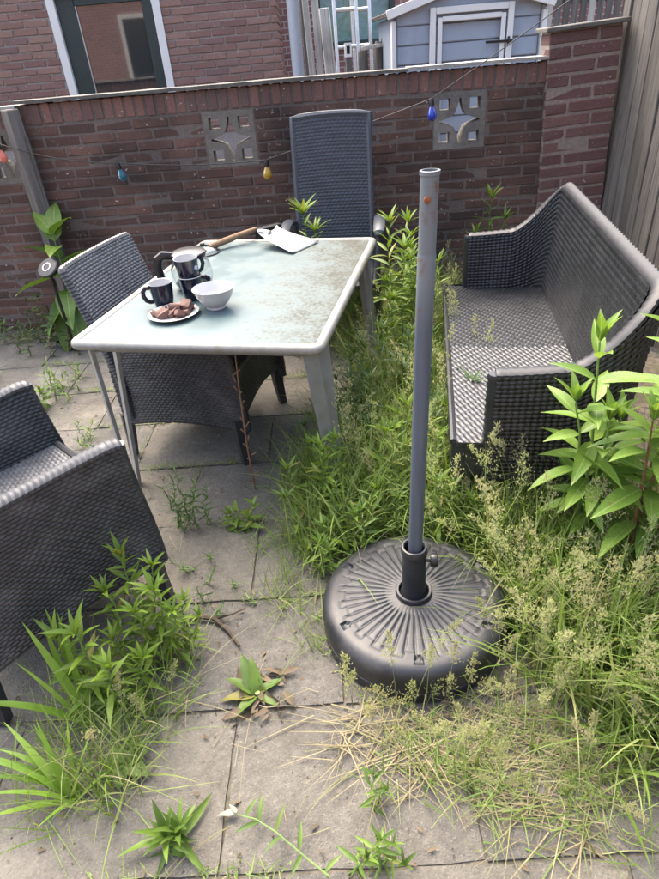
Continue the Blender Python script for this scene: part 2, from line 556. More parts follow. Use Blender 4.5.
class MB:
    def __init__(s):
        s.v, s.f = [], []

    def add(s, vs, fs):
        k = len(s.v)
        s.v += [tuple(v) for v in vs]
        s.f += [tuple(i + k for i in f) for f in fs]
        return s

    def box(s, c, d, rot=None, ch=0.0):
        hx, hy, hz = d[0] / 2, d[1] / 2, d[2] / 2
        if ch <= 0:
            vs = [Vector((x, y, z)) for x in (-hx, hx) for y in (-hy, hy) for z in (-hz, hz)]
            fs = [(0, 1, 3, 2), (4, 6, 7, 5), (0, 4, 5, 1), (2, 3, 7, 6), (0, 2, 6, 4), (1, 5, 7, 3)]
        else:
            vs, fs = cbox(hx, hy, hz, ch)
        vs = [(rot @ v if rot else v) + Vector(c) for v in vs]
        return s.add(vs, fs)

    def tube(s, pts, r, n=8, cap=True, closed=False, flat=None):
        pts = [Vector(p) for p in pts]
        m = len(pts)
        rs = r if isinstance(r, (list, tuple, np.ndarray)) else [r] * m
        k = len(s.v)
        nrm = None
        for i, p in enumerate(pts):
            a = pts[(i - 1) % m] if (closed or i > 0) else p
            b = pts[(i + 1) % m] if (closed or i < m - 1) else p
            tg = (b - a)
            tg = tg.normalized() if tg.length > 1e-9 else Vector((0, 0, 1))
            if nrm is None:
                h = Vector((0, 0, 1)) if abs(tg.z) < 0.9 else Vector((1, 0, 0))
                nrm = (h - tg * h.dot(tg)).normalized()
            else:
                nrm = (nrm - tg * nrm.dot(tg)).normalized()
            bn = tg.cross(nrm)
            for j in range(n):
                an = 2 * PI * j / n
                f1 = flat[0] if flat else 1.0
                f2 = flat[1] if flat else 1.0
                s.v.append(tuple(p + nrm * (math.cos(an) * rs[i] * f1) + bn * (math.sin(an) * rs[i] * f2)))
        for i in range(m if closed else m - 1):
            for j in range(n):
                a0 = k + i * n + j
                a1 = k + i * n + (j + 1) % n
                b0 = k + ((i + 1) % m) * n + j
                b1 = k + ((i + 1) % m) * n + (j + 1) % n
                s.f.append((a0, a1, b1, b0))
        if cap and not closed:
            s.f.append(tuple(k + j for j in reversed(range(n))))
            s.f.append(tuple(k + (m - 1) * n + j for j in range(n)))
        return s

    def lathe(s, prof, n=32, c=(0, 0, 0), mat=None, capb=False, capt=False):
        k = len(s.v)
        for r, z in prof:
            for j in range(n):
                a = 2 * PI * j / n
                p = Vector((r * math.cos(a), r * math.sin(a), z))
                if mat:
                    p = mat @ p
                s.v.append((p.x + c[0], p.y + c[1], p.z + c[2]))
        for i in range(len(prof) - 1):
            for j in range(n):
                s.f.append((k + i * n + j, k + i * n + (j + 1) % n, k + (i + 1) * n + (j + 1) % n, k + (i + 1) * n + j))
        if capb:
            s.f.append(tuple(k + j for j in reversed(range(n))))
        if capt:
            s.f.append(tuple(k + (len(prof) - 1) * n + j for j in range(n)))
        return s

    def build(s, name, mat, parent=None, smooth=True, sharp=38):
        return link(name, make_mesh(name, s.v, s.f, smooth, sharp), mat, parent)


def cbox(hx, hy, hz, ch):
    """chamfered box: 24 verts"""
    vs, idx = [], {}
    for sx in (-1, 1):
        for sy in (-1, 1):
            for sz in (-1, 1):
                for ax in range(3):
                    p = [sx * (hx - ch), sy * (hy - ch), sz * (hz - ch)]
                    p[ax] = (sx * hx, sy * hy, sz * hz)[ax]
                    idx[(sx, sy, sz, ax)] = len(vs)
                    vs.append(Vector(p))
    fs = []
    for ax in range(3):
        o = [a for a in range(3) if a != ax]
        for sg in (-1, 1):
            q = []
            for a, b in ((-1, -1), (1, -1), (1, 1), (-1, 1)):
                k = [0, 0, 0]
                k[ax], k[o[0]], k[o[1]] = sg, a, b
                q.append(idx[(k[0], k[1], k[2], ax)])
            fs.append(tuple(q) if (sg == 1) != (ax == 1) else tuple(reversed(q)))
    for ax in range(3):
        o = [a for a in range(3) if a != ax]
        for a in (-1, 1):
            for b in (-1, 1):
                q = []
                for s1, w in ((-1, o[0]), (1, o[0]), (1, o[1]), (-1, o[1])):
                    k = [0, 0, 0]
                    k[ax], k[o[0]], k[o[1]] = s1, a, b
                    q.append(idx[(k[0], k[1], k[2], w)])
                fs.append(tuple(q))
    for sx in (-1, 1):
        for sy in (-1, 1):
            for sz in (-1, 1):
                fs.append(tuple(idx[(sx, sy, sz, a)] for a in range(3)))
    bm_v = vs
    # consistent outward winding
    out = []
    for f in fs:
        n = (bm_v[f[1]] - bm_v[f[0]]).cross(bm_v[f[2]] - bm_v[f[0]])
        c = sum((bm_v[i] for i in f), Vector()) / len(f)
        out.append(f if n.dot(c) > 0 else tuple(reversed(f)))
    return vs, out


def sheet(fn, nu, nv, su=4, sv=3, amp=0.003, kind='brick', hole=False, sign=1.0):
    """woven surface: fn(s,t)->points, with real over-and-under relief"""
    U = np.linspace(0, 1, nu * su + 1)
    T = np.linspace(0, 1, nv * sv + 1)
    S_, T_ = np.meshgrid(U, T, indexing='ij')
    P = np.stack(fn(S_, T_), -1)
    du = np.gradient(P, axis=0)
    dv = np.gradient(P, axis=1)
    n = np.cross(du, dv)
    n /= np.linalg.norm(n, axis=-1, keepdims=True) + 1e-12
    u, v = S_ * nu, T_ * nv
    iu = np.arange(nu * su + 1)[:, None] + 0 * S_
    iv = np.arange(nv * sv + 1)[None, :] + 0 * T_
    if kind == 'brick':
        row = np.floor(iv / sv)
        b = (iv % sv) / sv - 0.5
        a = ((iu + (su // 2) * (row % 2)) % su) / su - 0.5
        h = (1 - np.abs(2 * b) ** 3) * (0.12 + 0.88 * (1 - np.abs(2 * a) ** 5))
    elif kind == 'basket':
        i, j = np.floor(iu / su), np.floor(iv / sv)
        a, b = (iu % su) / su - 0.5, (iv % sv) / sv - 0.5
        sg = 1 - 2 * ((i + j) % 2)
        hh = (1 - (2 * b) ** 2) * (0.5 + 0.5 * sg * np.cos(PI * a))
        hv = (1 - (2 * a) ** 2) * (0.5 - 0.5 * sg * np.cos(PI * b))
        h = np.maximum(hh, hv)
    elif kind == 'rib':
        q = v * 1.0 + np.abs(u - nu * 0.5) * 0.55
        h = np.abs(np.sin(PI * q)) * (0.75 + 0.25 * np.cos(2 * PI * u * 0.8 + PI * np.floor(q)))
    P = P + n * (h * amp * sign)[..., None]
    nU, nV = P.shape[:2]
    I = np.arange(nU * nV).reshape(nU, nV)
    F = np.stack([I[:-1, :-1], I[1:, :-1], I[1:, 1:], I[:-1, 1:]], -1).reshape(-1, 4)
    if hole:
        a = ((np.arange(nU - 1) % su) + 0.5) / su - 0.5
        b = ((np.arange(nV - 1) % sv) + 0.5) / sv - 0.5
        k = ~((np.abs(a)[:, None] > 0.35) & (np.abs(b)[None, :] > 0.35))
        F = F[k.reshape(-1)]
    return P.reshape(-1, 3), F


def woven(name, mat, parent, layers):
    Vs, Fs, k = [], [], 0
    for V, F in layers:
        Vs.append(V)
        Fs.append(F + k)
        k += len(V)
    me = make_mesh(name, np.concatenate(Vs), np.concatenate(Fs), True, None)
    return link(name, me, mat, parent)


def lerp(a, b, t):
    return a + (b - a) * t


# ------------------------------------------------------------------ ground and paving
gm = MB()
N = 40
gs = MB()
gs.add([(-60, -40, -0.0085), (60, -40, -0.0085), (60, 90, -0.0085), (-60, 90, -0.0085)], [(0, 1, 2, 3)])
g = gs.build('ground', 'soil', None, False)
tag(g, kind='structure')

pav = bpy.data.objects.new('paving', None)
COL.objects.link(pav)
tag(pav, kind='structure')
WALL_ROT = -0.0415


def slab_mesh(w, d, seed):
    """worn concrete flag with chipped, rounded edges"""
    r = random.Random(seed)
    nx, ny = 7, 7
    vs, fs = [], []
    for j in range(ny + 1):
        for i in range(nx + 1):
            x, y = (i / nx - .5) * w, (j / ny - .5) * d
            e = (i in (0, nx)) or (j in (0, ny))
            if e:
                x += r.uniform(-.003, .003)
                y += r.uniform(-.003, .003)
            vs.append((x, y, (-0.002 - r.random() * .0025) if e else r.uniform(-.0022, .0022)))
    q = nx + 1
    for j in range(ny):
        for i in range(nx):
            fs.append((j * q + i, j * q + i + 1, (j + 1) * q + i + 1, (j + 1) * q + i))
    ring = [i for i in range(q)] + [j * q + nx for j in range(1, ny + 1)] + [ny * q + i for i in range(nx - 1, -1, -1)] + [j * q for j in range(ny - 1, 0, -1)]
    k = len(vs)
    for i in ring:
        x, y, z = vs[i]
        vs.append((x * 1.005, y * 1.005, -0.045))
    m = len(ring)
    for i in range(m):
        fs.append((ring[i], k + i, k + (i + 1) % m, ring[(i + 1) % m]))
    return make_mesh('slab', vs, fs, True, 50)


SW, SD = 0.60, 0.40
slab_variants = [slab_mesh(SW - .007, SD - .007, s) for s in range(6)]
ROW0 = 0.985            # joint that runs in front of the parasol base
for j in range(-4, 8):
    for i in range(-5, 3):
        x = -0.02 + i * SW + (SW / 2 if j % 2 else 0) + 0.3 - SW
        y = ROW0 + j * SD + SD / 2
        if x > 1.2 or (x > .7 and y > 1.2) or y > 3.95:
            continue
        o = link('slab', slab_variants[(i * 3 + j * 5) % 6], 'slab', pav)
        a = -0.03
        o.location = (x * math.cos(a) - (y - ROW0) * math.sin(a), ROW0 + (y - ROW0) * math.cos(a) + x * math.sin(a),
                      rnd.uniform(-.0025, .0025))
        o.rotation_euler = (rnd.uniform(-.005, .005), rnd.uniform(-.004, .004), a + rnd.uniform(-.006, .006) + (PI if rnd.random() < .5 else 0))

# ------------------------------------------------------------------ brick walls


def brick_template(seed, ch=0.005):
    """unit brick 1 x 1 x 1 metres is scaled per use; jittered corners"""
    r = random.Random(seed)
    return r


BRICK_CACHE = {}


def brick_mesh(l, w, h, k):
    key = (round(l, 3), round(w, 3), round(h, 3), k)
    if key not in BRICK_CACHE:
        r = random.Random(hash(key) % 9999 + k)
        vs, fs = cbox(l / 2, w / 2, h / 2, min(0.005, h * .12))
        vs = [v + Vector((r.uniform(-.0022, .0022), r.uniform(-.0022, .0022), r.uniform(-.0022, .0022))) for v in vs]
        BRICK_CACHE[key] = (vs, fs, make_mesh('brick', [tuple(v) for v in vs], fs, False))
    return BRICK_CACHE[key]


class Wall:
    """bricks laid one by one: a limited number as objects, the rest joined into one part"""

    def __init__(s, parent, mat, limit):
        s.parent, s.mat, s.limit = parent, mat, limit
        s.items = []

    def lay(s, x0, x1, y, depth, z, h, score=1.0, mat=None, upright=False, rotz=0.0):
        s.items.append((score, x0, x1, y, depth, z, h, mat or s.mat, rotz))

    def finish(s):
        s.items.sort(key=lambda i: -i[0])
        rest = {}
        for n, (score, x0, x1, y, depth, z, h, mat, rotz) in enumerate(s.items):
            l = round(x1 - x0, 2)
            vs, fs, me = brick_mesh(l, depth, h, rnd.randrange(4))
            loc = Vector(((x0 + x1) / 2, y + rnd.uniform(-.003, .003), z + h / 2 + rnd.uniform(-.0015, .0015)))
            rz = rotz + rnd.uniform(-.008, .008)
            ry = rnd.uniform(-.007, .007)
            if n < s.limit and score > 0:
                if not me.materials:
                    me.materials.append(None)
                o = bpy.data.objects.new('brick', me)
                COL.objects.link(o)
                o.parent = s.parent
                o.location = loc
                o.rotation_euler = (0, ry, rz)
                o.material_slots[0].link = 'OBJECT'
                o.material_slots[0].material = M[mat]
            else:
                V, F, T = rest.setdefault(mat, ([], [], []))
                k = len(V)
                m = Matrix.Rotation(rz, 3, 'Z') @ Matrix.Rotation(ry, 3, 'Y')
                V += [tuple(m @ v + loc) for v in vs]
                F += [tuple(i + k for i in f) for f in fs]
                T += [rnd.random()] * len(vs)
        for mat, (V, F, T) in rest.items():
            o = link('brickwork', make_mesh('brickwork', V, F, False, tint=T), mat, s.parent)
            tag(o, kind='stuff')


# garden wall, local x along the wall, y away from the camera
garden = thing('brick_wall', 'sooty dark red brick garden wall with upright capping bricks behind the table', 'wall', (0, 3.9806, 0), WALL_ROT)
BLOCKS = [-1.948, -0.585, 0.778]
BZ0, BZ1 = 0.96, 1.26
UL, UR = -3.3, 1.47
TH = 0.10
BL, BJ, CP = 0.21, 0.01, 0.06
w = Wall(garden, 'wall_brick', 300)
for c in range(21):
    z = c * CP
    off = (0 if c % 2 else 0.11) + rnd.uniform(-.012, .012)
    x = UL - off
    segs = [(UL, UR)]
    if z >= BZ0 - 0.001 and z < BZ1 - 0.001:
        segs, a = [], UL
        for b in BLOCKS:
            segs.append((a, b - .008))
            a = b + .308
        segs.append((a, UR))
    while x < UR:
        a, b = x, x + BL
        for s0, s1 in segs:
            p, q = max(a, s0), min(b, s1)
            if q - p > 0.035:
                cx = (p + q) / 2
                vis = 1.0 + z
                if cx < -2.25 or z < 0.1:
                    vis = -1
                if -1.15 < cx < 0.95 and z < 0.62:
                    vis = -1
                if -0.05 < cx < 0.30 and z < 1.1:
                    vis = -1
                if cx > 0.9 and z < 0.42:
                    vis = -1
                if cx < -1.15 and z < 0.3 and cx > -1.75:
                    vis = -1
                w.lay(p, q, TH / 2, TH, z + .005, CP - BJ, vis)
        x += BL + BJ
x = UL
while x < UR - .04:
    w.lay(x, x + 0.052, TH / 2, TH, 1.268 - (0.022 if x < -1.66 else 0), 0.105, 5.0 if x > -2.2 else -1, 'cap_brick', rotz=rnd.uniform(-.03, .03))
    x += 0.0615
w.finish()
mo = MB()
FD = 0.0035
segs, a = [], UL
for b in BLOCKS:
    segs.append((a, b))
    a = b + .30
segs.append((a, UR))
mo.box(((UL + UR) / 2, TH / 2, 0.96 / 2 - .02), (UR - UL, TH - 2 * FD, 0.96 + .04))
for s0, s1 in segs:
    mo.box(((s0 + s1) / 2, TH / 2, 1.11), (s1 - s0, TH - 2 * FD, 0.2998))
mo.box(((-1.66 + UR) / 2, TH / 2, 1.314), (UR + 1.66, TH - 2 * FD - .006, 0.108))
mo.box(((-1.66 + UL) / 2, TH / 2, 1.303), (-1.662 - UL, TH - 2 * FD - .006, 0.086))
mo.build('mortar', 'mortar', garden, False)
for x0, x1, z, m_ in ((UL, -1.655, 1.356, 'coping_pale'), (-1.66, 0.62, 1.379, 'coping'), (0.622, 1.40, 1.383, 'coping_pale')):
    n = 24
    b = MB()
    top, bot = [], []
    vs, fs = [], []
    for i in range(n + 1):
        x = lerp(x0, x1, i / n)
        wob = rnd.uniform(-.002, .002)
        for y, zz in ((-0.028 + wob, 0), (-0.030 + wob, 0.017), (TH + .03, 0.017), (TH + .03, 0)):
            vs.append((x, y, z + zz + rnd.uniform(-.0012, .0012)))
    for i in range(n):
        for k in range(4):
            fs.append((i * 4 + k, (i + 1) * 4 + k, (i + 1) * 4 + (k + 1) % 4, i * 4 + (k + 1) % 4))
    fs += [(0, 1, 2, 3), (n * 4 + 3, n * 4 + 2, n * 4 + 1, n * 4)]
    b.add(vs, fs).build('coping', m_, garden, True, 30)


def screen_block(parent, x0):
    """pierced concrete block: frame, four corner openings and a four-pointed star opening"""
    Wd, D = 0.30, 0.096
    n = 120
    g = np.linspace(0, Wd, n + 1)
    c = (g[:-1] + g[1:]) / 2 - Wd / 2
    X, Z = np.meshgrid(c, c, indexing='ij')
    ax, az = np.abs(X), np.abs(Z)
    # openings are cut from outlines, so build ribs as closed prisms instead of pixels
    b = MB()
    b.f = []

    def prism(poly):
        k = len(poly)
        A = sum(poly[i][0] * poly[(i + 1) % k][1] - poly[(i + 1) % k][0] * poly[i][1] for i in range(k))
        if A < 0:
            poly = poly[::-1]
        vs = [(x, 0, z) for x, z in poly] + [(x, D, z) for x, z in poly]
        fs = [tuple(range(k)), tuple(reversed(range(k, 2 * k)))]
        fs += [(i, i + k, (i + 1) % k + k, (i + 1) % k) for i in range(k)]
        b.add(vs, fs)
    h = Wd / 2
    e = 0.032           # outer rim
    # per quadrant: an L-shaped corner frame whose inner side is curved towards the star
    for sx in (-1, 1):
        for sz in (-1, 1):
            def q(pts):
                return [(sx * x, sz * z) for x, z in pts]
            # outer rim strips
            prism(q([(0.0, h), (h, h), (h - e, h - e), (0.0, h - e)]))
            prism(q([(h, h), (h, 0.0), (h - e, 0.0), (h - e, h - e)]))
            # rib around the corner opening: two curved arms from the rim to the inner knuckle
            arm1 = [(0.004, h - e + .001), (0.056, h - e + .001), (0.056, 0.056), (0.033, 0.033), (0.022, 0.055), (0.011, 0.088)]
            arm2 = [(z, x) for x, z in arm1]
            prism(q(arm1))
            prism(q(arm2))
    o = b.build('screen_block', 'block', parent, False)
    o.location = (x0 + Wd / 2, 0.001, (BZ0 + BZ1) / 2)
    return o


for x0 in BLOCKS:
    screen_block(garden, x0)

# brick pillar at the right end, leaning a little
pil = thing('brick_pillar', 'brick pillar with grey slab top where the garden wall meets the wooden fence', 'pillar',
            (1.46, 3.885, 0), WALL_ROT)
pil.rotation_euler = (0, R(-2.6), WALL_ROT)
pw = Wall(pil, 'pillar_brick', 300)
PW, PC, PD = 0.40, 0.0685, 0.16
for c in range(22):
    z = c * PC
    if c % 2:
        pw.lay(0.004, 0.262, PD / 2, PD, z + .006, PC - .013, 2)
        pw.lay(0.275, PW - .004 + rnd.uniform(-.004, .006), PD / 2, PD, z + .006, PC - .013, 2)
    else:
        pw.lay(0.004, 0.125, PD / 2, PD, z + .006, PC - .013, 2)
        pw.lay(0.138, PW - .004 + rnd.uniform(-.004, .006), PD / 2, PD, z + .006, PC - .013, 2)
pw.finish()
MB().box((PW / 2, PD / 2, 22 * PC / 2), (PW - .010, PD - .007, 22 * PC)).build('mortar', 'pillar_mortar', pil, False)
MB().box((PW / 2, PD / 2, 22 * PC + .013), (PW + .05, PD + .06, .024), None, .005).build('coping', 'coping', pil)

# ------------------------------------------------------------------ fence on the right
fence = thing('wooden_fence', 'weathered grey vertical board fence behind the woven bench', 'fence', (1.86, 3.98, 0), R(-91.5))
# local x runs towards the camera
FP = 0.098
for i in range(36):
    me_h = 2.05 + rnd.uniform(-.015, .015)
    vs, fs = cbox(FP / 2 - .003, .009, me_h / 2, .003)
    me = make_mesh('plank', [tuple(v) for v in vs], fs, False)
    o = link('plank', me, 'fence_wood', fence)
    o.location = (i * FP, rnd.uniform(-.004, .004), me_h / 2 + .02)
    o.rotation_euler = (rnd.uniform(-.01, .01), rnd.uniform(-.006, .006), rnd.uniform(-.05, .05))
for z in (0.4, 1.1, 1.8):
    o = MB().box((1.7, .034, z), (3.7, .04, .07), None, .004).build('rail', 'fence_wood', fence)
for x in (0.05, 1.7, 3.4):
    o = MB().box((x, .092, 1.0), (.07, .07, 2.0), None, .004).build('post', 'fence_wood', fence)

# ------------------------------------------------------------------ neighbour's house behind the wall
house = thing('brick_house', 'pinkish red brick house with white framed dark green glazed door', 'house', (0, 6.6, 0))
HX1 = -0.14
DX0, DX1, DZT = -2.16, -1.17, 2.14
hw = Wall(house, 'house_brick', 300)
for c in range(15, 44):
    z = c * 0.06
    x = -4.6 - (0 if c % 2 else .11)
    while x < HX1 - .03:
        a, b = x, min(x + .21, HX1)
        x += .22
        segs = [(a, b)]
        if z < DZT - .02:
            segs = []
            if a < DX0:
                segs.append((a, min(b, DX0)))
            if b > DX1:
                segs.append((max(a, DX1), b))
        for p, q in segs:
            if q - p < .03:
                continue
            vis = 3 - abs(z - 1.7) if (1.26 <= z < 2.2 and p > -2.95) else -1
            hw.lay(p, q, .05, .1, z + .005, .05, vis)
# the end of the house that turns back beside the drainpipe
for c in range(15, 44):
    z = c * 0.06
    y = 0.105 + (0 if c % 2 else .11)
    while y < 2.0:
        hw.lay(HX1 - .05 - .05, HX1 - .05 + .05, y + .105, .21, z + .005, .05, 0.5 if (1.2 < z < 2.2 and y < .9) else -1)
        y += .22
hw.finish()
hm = MB()
hm.box(((-4.7 + DX0) / 2, .06, 1.35), (DX0 + 4.7, .1, 2.7))
hm.box(((DX1 + HX1) / 2 - .004, .06, 1.35), (HX1 - DX1 - .012, .1, 2.7))
hm.box(((DX0 + DX1) / 2, .06, 2.42), (DX1 - DX0 - .002, .098, .56))
hm.box((HX1 - .056, 1.06, 1.35), (.09, 1.9, 2.7))
hm.build('mortar', 'house_mortar', house, False)
door = MB()
# white outer frame
for x in (DX0 + .035, DX1 - .035):
    door.box((x, .03, 1.06), (.07, .09, 2.12), None, .004)
door.box(((DX0 + DX1) / 2, .03, 2.09), (DX1 - DX0 - .142, .09, .07), None, .004)
df = door.build('door_frame', 'white_paint', house)
dl = MB()
x0, x1 = DX0 + .072, DX1 - .072
PX0, PX1, PZ0, PZ1 = -1.93, -1.34, 0.5, 1.99
dl.box(((x0 + PX0) / 2, .05, 1.03), (PX0 - x0, .045, 2.04), None, .004)
dl.box(((x1 + PX1) / 2, .05, 1.03), (x1 - PX1, .045, 2.04), None, .004)
dl.box(((PX0 + PX1) / 2, .05, 2.02), (PX1 - PX0 - .002, .045, .06), None, .004)
dl.box(((PX0 + PX1) / 2, .05, .255), (PX1 - PX0 - .002, .045, .49), None, .004)
d = dl.build('door', 'green_paint', house)
MB().box(((PX0 + PX1) / 2, .056, (PZ0 + PZ1) / 2), (PX1 - PX0, .006, PZ1 - PZ0)).build('pane', 'window_glass', d, False)
bd = MB()
bd.box((PX0 + .005, .045, (PZ0 + PZ1) / 2), (.009, .012, PZ1 - PZ0))
bd.build('glazing_bead', 'aluminium', d, False)
for z in (0.4, 1.96):
    MB().tube([(x1 + .004, .02, z), (x1 + .004, .02, z + .1)], .012, 8).build('hinge', 'white_paint', d)

pipe = thing('drainpipe', 'pale grey plastic drainpipe at the corner of the brick house', 'drainpipe', (0.005, 6.45, 0))
MB().tube([(0, 0, 0), (0, 0, 2.9)], .055, 16).build('pipe', 'pvc', pipe)
for z in (0.5, 2.0):
    MB().tube([(0, 0, z), (0, 0, z + .05)], .061, 16).build('bracket', 'pvc', pipe)

# set-back wall with a large window
annex = thing('house_annex', 'set back brick wall with a large patterned window behind the leaning ladders', 'house', (0, 8.2, 0))
WX0, WX1, WZ0, WZ1 = 0.25, 1.14, 1.50, 2.35
for nm, c, d_ in (('wall', ((-.2 + WX0) / 2, .1, 1.6), (WX0 + .2, .2, 3.2)), ('wall', ((WX1 + 5) / 2, .1, 1.6), (5 - WX1, .2, 3.2)),
                  ('wall', ((WX0 + WX1) / 2, .1, WZ0 / 2), (WX1 - WX0, .19, WZ0)), ('wall', ((WX0 + WX1) / 2, .1, 2.775), (WX1 - WX0, .19, .85))):
    MB().box(c, d_).build(nm, 'far_brick', annex, False)
wf = MB()
wf.box((WX0 + .03, .02, (WZ0 + WZ1) / 2), (.06, .08, WZ1 - WZ0 - .002))
wf.box((WX1 - .03, .02, (WZ0 + WZ1) / 2), (.06, .08, WZ1 - WZ0 - .002))
wf.box(((WX0 + WX1) / 2, .02, WZ0 + .035), (WX1 - WX0 - .122, .09, .07))
wf.box(((WX0 + WX1) / 2, .02, WZ1 - .035), (WX1 - WX0 - .122, .08, .07))
wfo = wf.build('window_frame', 'green_paint', annex, False)
MB().box(((WX0 + WX1) / 2, .05, (WZ0 + WZ1) / 2), (WX1 - WX0 - .1, .01, WZ1 - WZ0 - .1)).build('pane', 'patterned_glass', wfo, False)

# things leaning there
def leaning(name, label, cat, x, y, wdt, thk, h, lean, side, mat, parts=None):
    o = thing(name, label, cat, (x, y, 0))
    o.rotation_euler = (lean, side, 0)
    b = MB()
    n = 8
    for i in range(n):
        pass
    b.box((0, 0, h / 2), (wdt, thk, h), None, min(.006, thk * .2))
    b.build('board', mat, o)
    return o


leaning('plank', 'narrow grey plank right beside the drainpipe behind the wall', 'plank', 0.115, 6.25, .045, .03, 2.3, R(-3), R(-1), 'fence_wood')
leaning('plank', 'wider pale plank standing second from the drainpipe', 'plank', 0.175, 6.15, .055, .03, 2.2, R(-4), R(-2), 'pale_wood')
leaning('plank', 'short white flaking plank tilted before the ladder', 'plank', 0.33, 5.75, .085, .03, 1.80, R(-5), R(-2.5), 'pale_wood')
leaning('plank', 'pale plank between the two grey boards beside the drainpipe', 'plank', 0.225, 6.2, .06, .03, 2.1, R(-3), R(-1), 'pale_wood')
leaning('plank', 'long thin grey board between the pale plank and the ladder', 'plank', 0.262, 6.3, .04, .03, 2.3, R(-4), R(-2), 'fence_wood')


def ladder(x, y, wd_, h, label, step=0.27):
    o = thing('ladder', label, 'ladder', (x, y, 0))
    o.rotation_euler = (R(-6), R(-0.5), 0)
    for s in (-1, 1):
        MB().box((s * wd_ / 2, 0, h / 2), (.028, .06, h), None, .004).build('rail', 'aluminium', o)
    z = .2
    while z < h - .1:
        MB().tube([(-wd_ / 2, 0, z), (wd_ / 2, 0, z)], .016, 10).build('rung', 'aluminium', o)
        z += step
    return o


ladder(0.455, 6.0, 0.185, 2.3, 'aluminium ladder leaning nearest the drainpipe behind the wall', 0.265)
ladder(0.60, 6.15, 0.15, 2.3, 'narrow aluminium ladder leaning in front of the patterned window', 0.265)
for x, y, h, lab in ((0.535, 5.72, 1.50, 'shorter weathered wooden post stump before the ladders'), (0.66, 5.7, 1.535, 'thicker split wooden post stump close to the blue playhouse')):
    o = thing('post_stump', lab, 'post', (x, y, 0))
    b = MB()
    n = 10
    b.tube([(0, 0, 0), (0.004, 0, h * .5), (0, 0, h - .03), (0.006, 0, h)], [.045, .043, .04, .028], n)
    b.build('trunk', 'fence_wood', o)
    b = MB()
    b.tube([(.02, 0, h - .1), (.03, .004, h + .02)], [.014, .006], 6).build('splinter', 'fence_wood', o)
o = thing('wooden_crossbar', 'pale wooden bar resting across the two post stumps', 'bar', (0.60, 5.63, 1.505))
o.rotation_euler = (0, R(-5), 0)
MB().box((0, 0, 0), (.17, .02, .028), None, .003).build('bar', 'pale_wood', o)
o = thing('white_box', 'small white box standing beside the flaking plank', 'box', (0.415, 5.7, 0))
MB().box((0, 0, .72), (.05, .05, 1.44), None, .004).build('stand', 'fence_wood', o)
b = MB()
for c, d_ in (((0, -.0, 1.46), (.055, .06, .02)), ((0, 0, 1.535), (.055, .06, .02)), ((-.021, 0, 1.4975), (.013, .06, .055)), ((.021, 0, 1.4975), (.013, .06, .055))):
    b.box(c, d_)
b.build('frame', 'white_paint', o, False)
MB().box((0, .02, 1.4975), (.029, .01, .055)).build('back', 'black_plastic', o, False)

# playhouse
shed = thing('playhouse', 'pale blue wooden playhouse with white trim and small door behind the wall', 'playhouse', (1.21, 5.0, 0))
SWD = 1.06
for i in range(16):
    z0 = i * .115
    z1 = z0 + .112
    if z0 > 1.70:
        break
    for nm in ('board',):
        vs, fs = cbox(SWD / 2 - .03, .011, .056, .006)
        o = link('board', make_mesh('board', [tuple(v) for v in vs], fs, False), 'shed_paint', shed)
        o.location = (0, 0.012, z0 + .056)
        o.rotation_euler = (R(-4), 0, 0)
gb = MB()
gb.add([(-SWD / 2 + .01, .03, 0), (SWD / 2 - .01, .03, 0), (SWD / 2 - .01, .03, 1.66), (0, .03, 1.81), (-SWD / 2 + .01, .03, 1.66),
        (-SWD / 2 + .01, .9, 0), (SWD / 2 - .01, .9, 0), (SWD / 2 - .01, .9, 1.66), (0, .9, 1.81), (-SWD / 2 + .01, .9, 1.66)],
       [(0, 1, 2, 3, 4), (9, 8, 7, 6, 5), (0, 4, 9, 5), (1, 6, 7, 2), (0, 5, 6, 1)])
gb.build('wall', 'shed_paint', shed, False)
gt = MB()
gt.add([(-SWD / 2, -.004, 1.69), (SWD / 2, -.004, 1.69), (0, -.004, 1.815), (-SWD / 2, .02, 1.69), (SWD / 2, .02, 1.69), (0, .02, 1.815)],
       [(0, 1, 2), (5, 4, 3), (0, 3, 4, 1), (1, 4, 5, 2), (2, 5, 3, 0)])
gt.build('gable', 'shed_paint', shed, False)
for s in (-1, 1):
    MB().box((s * (SWD / 2 - .005), -.004, .82), (.035, .05, 1.64), None, .004).build('corner_trim', 'white_paint', shed)
    L = 0.60
    rf = MB()
    ang = math.atan2(.15, SWD / 2)
    m = Matrix.Rotation(s * ang, 3, 'Y')
    rf.box((s * .288, .44, 1.762), (L, .98, .03), m, .004)
    rf.build('roof_panel', 'fence_wood', shed)
    bb = MB()
    bb.box((s * .288, -.064, 1.757), (L, .02, .055), m, .003)
    bb.build('bargeboard', 'white_paint', shed)
sdoor = MB()
DW0, DW1 = -.275, .305
for x in (DW0 + .02, DW1 - .02):
    sdoor.box((x, -.028, .86), (.04, .025, 1.68), None, .003)
sdoor.box(((DW0 + DW1) / 2, -.028, 1.68), (DW1 - DW0 - .082, .025, .04), None, .003)
sd_ = sdoor.build('door_frame', 'white_paint', shed)
dd = MB()
dd.box((DW0 + .07, -.03, .85), (.03, .02, 1.58), None, .003)
dd.box((DW1 - .07, -.03, .85), (.03, .02, 1.58), None, .003)
dd.box(((DW0 + DW1) / 2, -.03, 1.63), (DW1 - DW0 - .172, .02, .03), None, .003)
dd.box(((DW0 + DW1) / 2, -.03, .075), (DW1 - DW0 - .172, .02, .03), None, .003)
dd.build('door', 'white_paint', shed)
hb = MB()
hb.box((DW1 - .095, -.046, 1.475), (.19, .006, .016), Matrix.Rotation(R(1), 3, 'Y'), .002)
hb.tube([(DW1 - .03, -.05, 1.45), (DW1 - .03, -.05, 1.50)], .009, 8)
hb.build('hinge', 'black_plastic', shed)

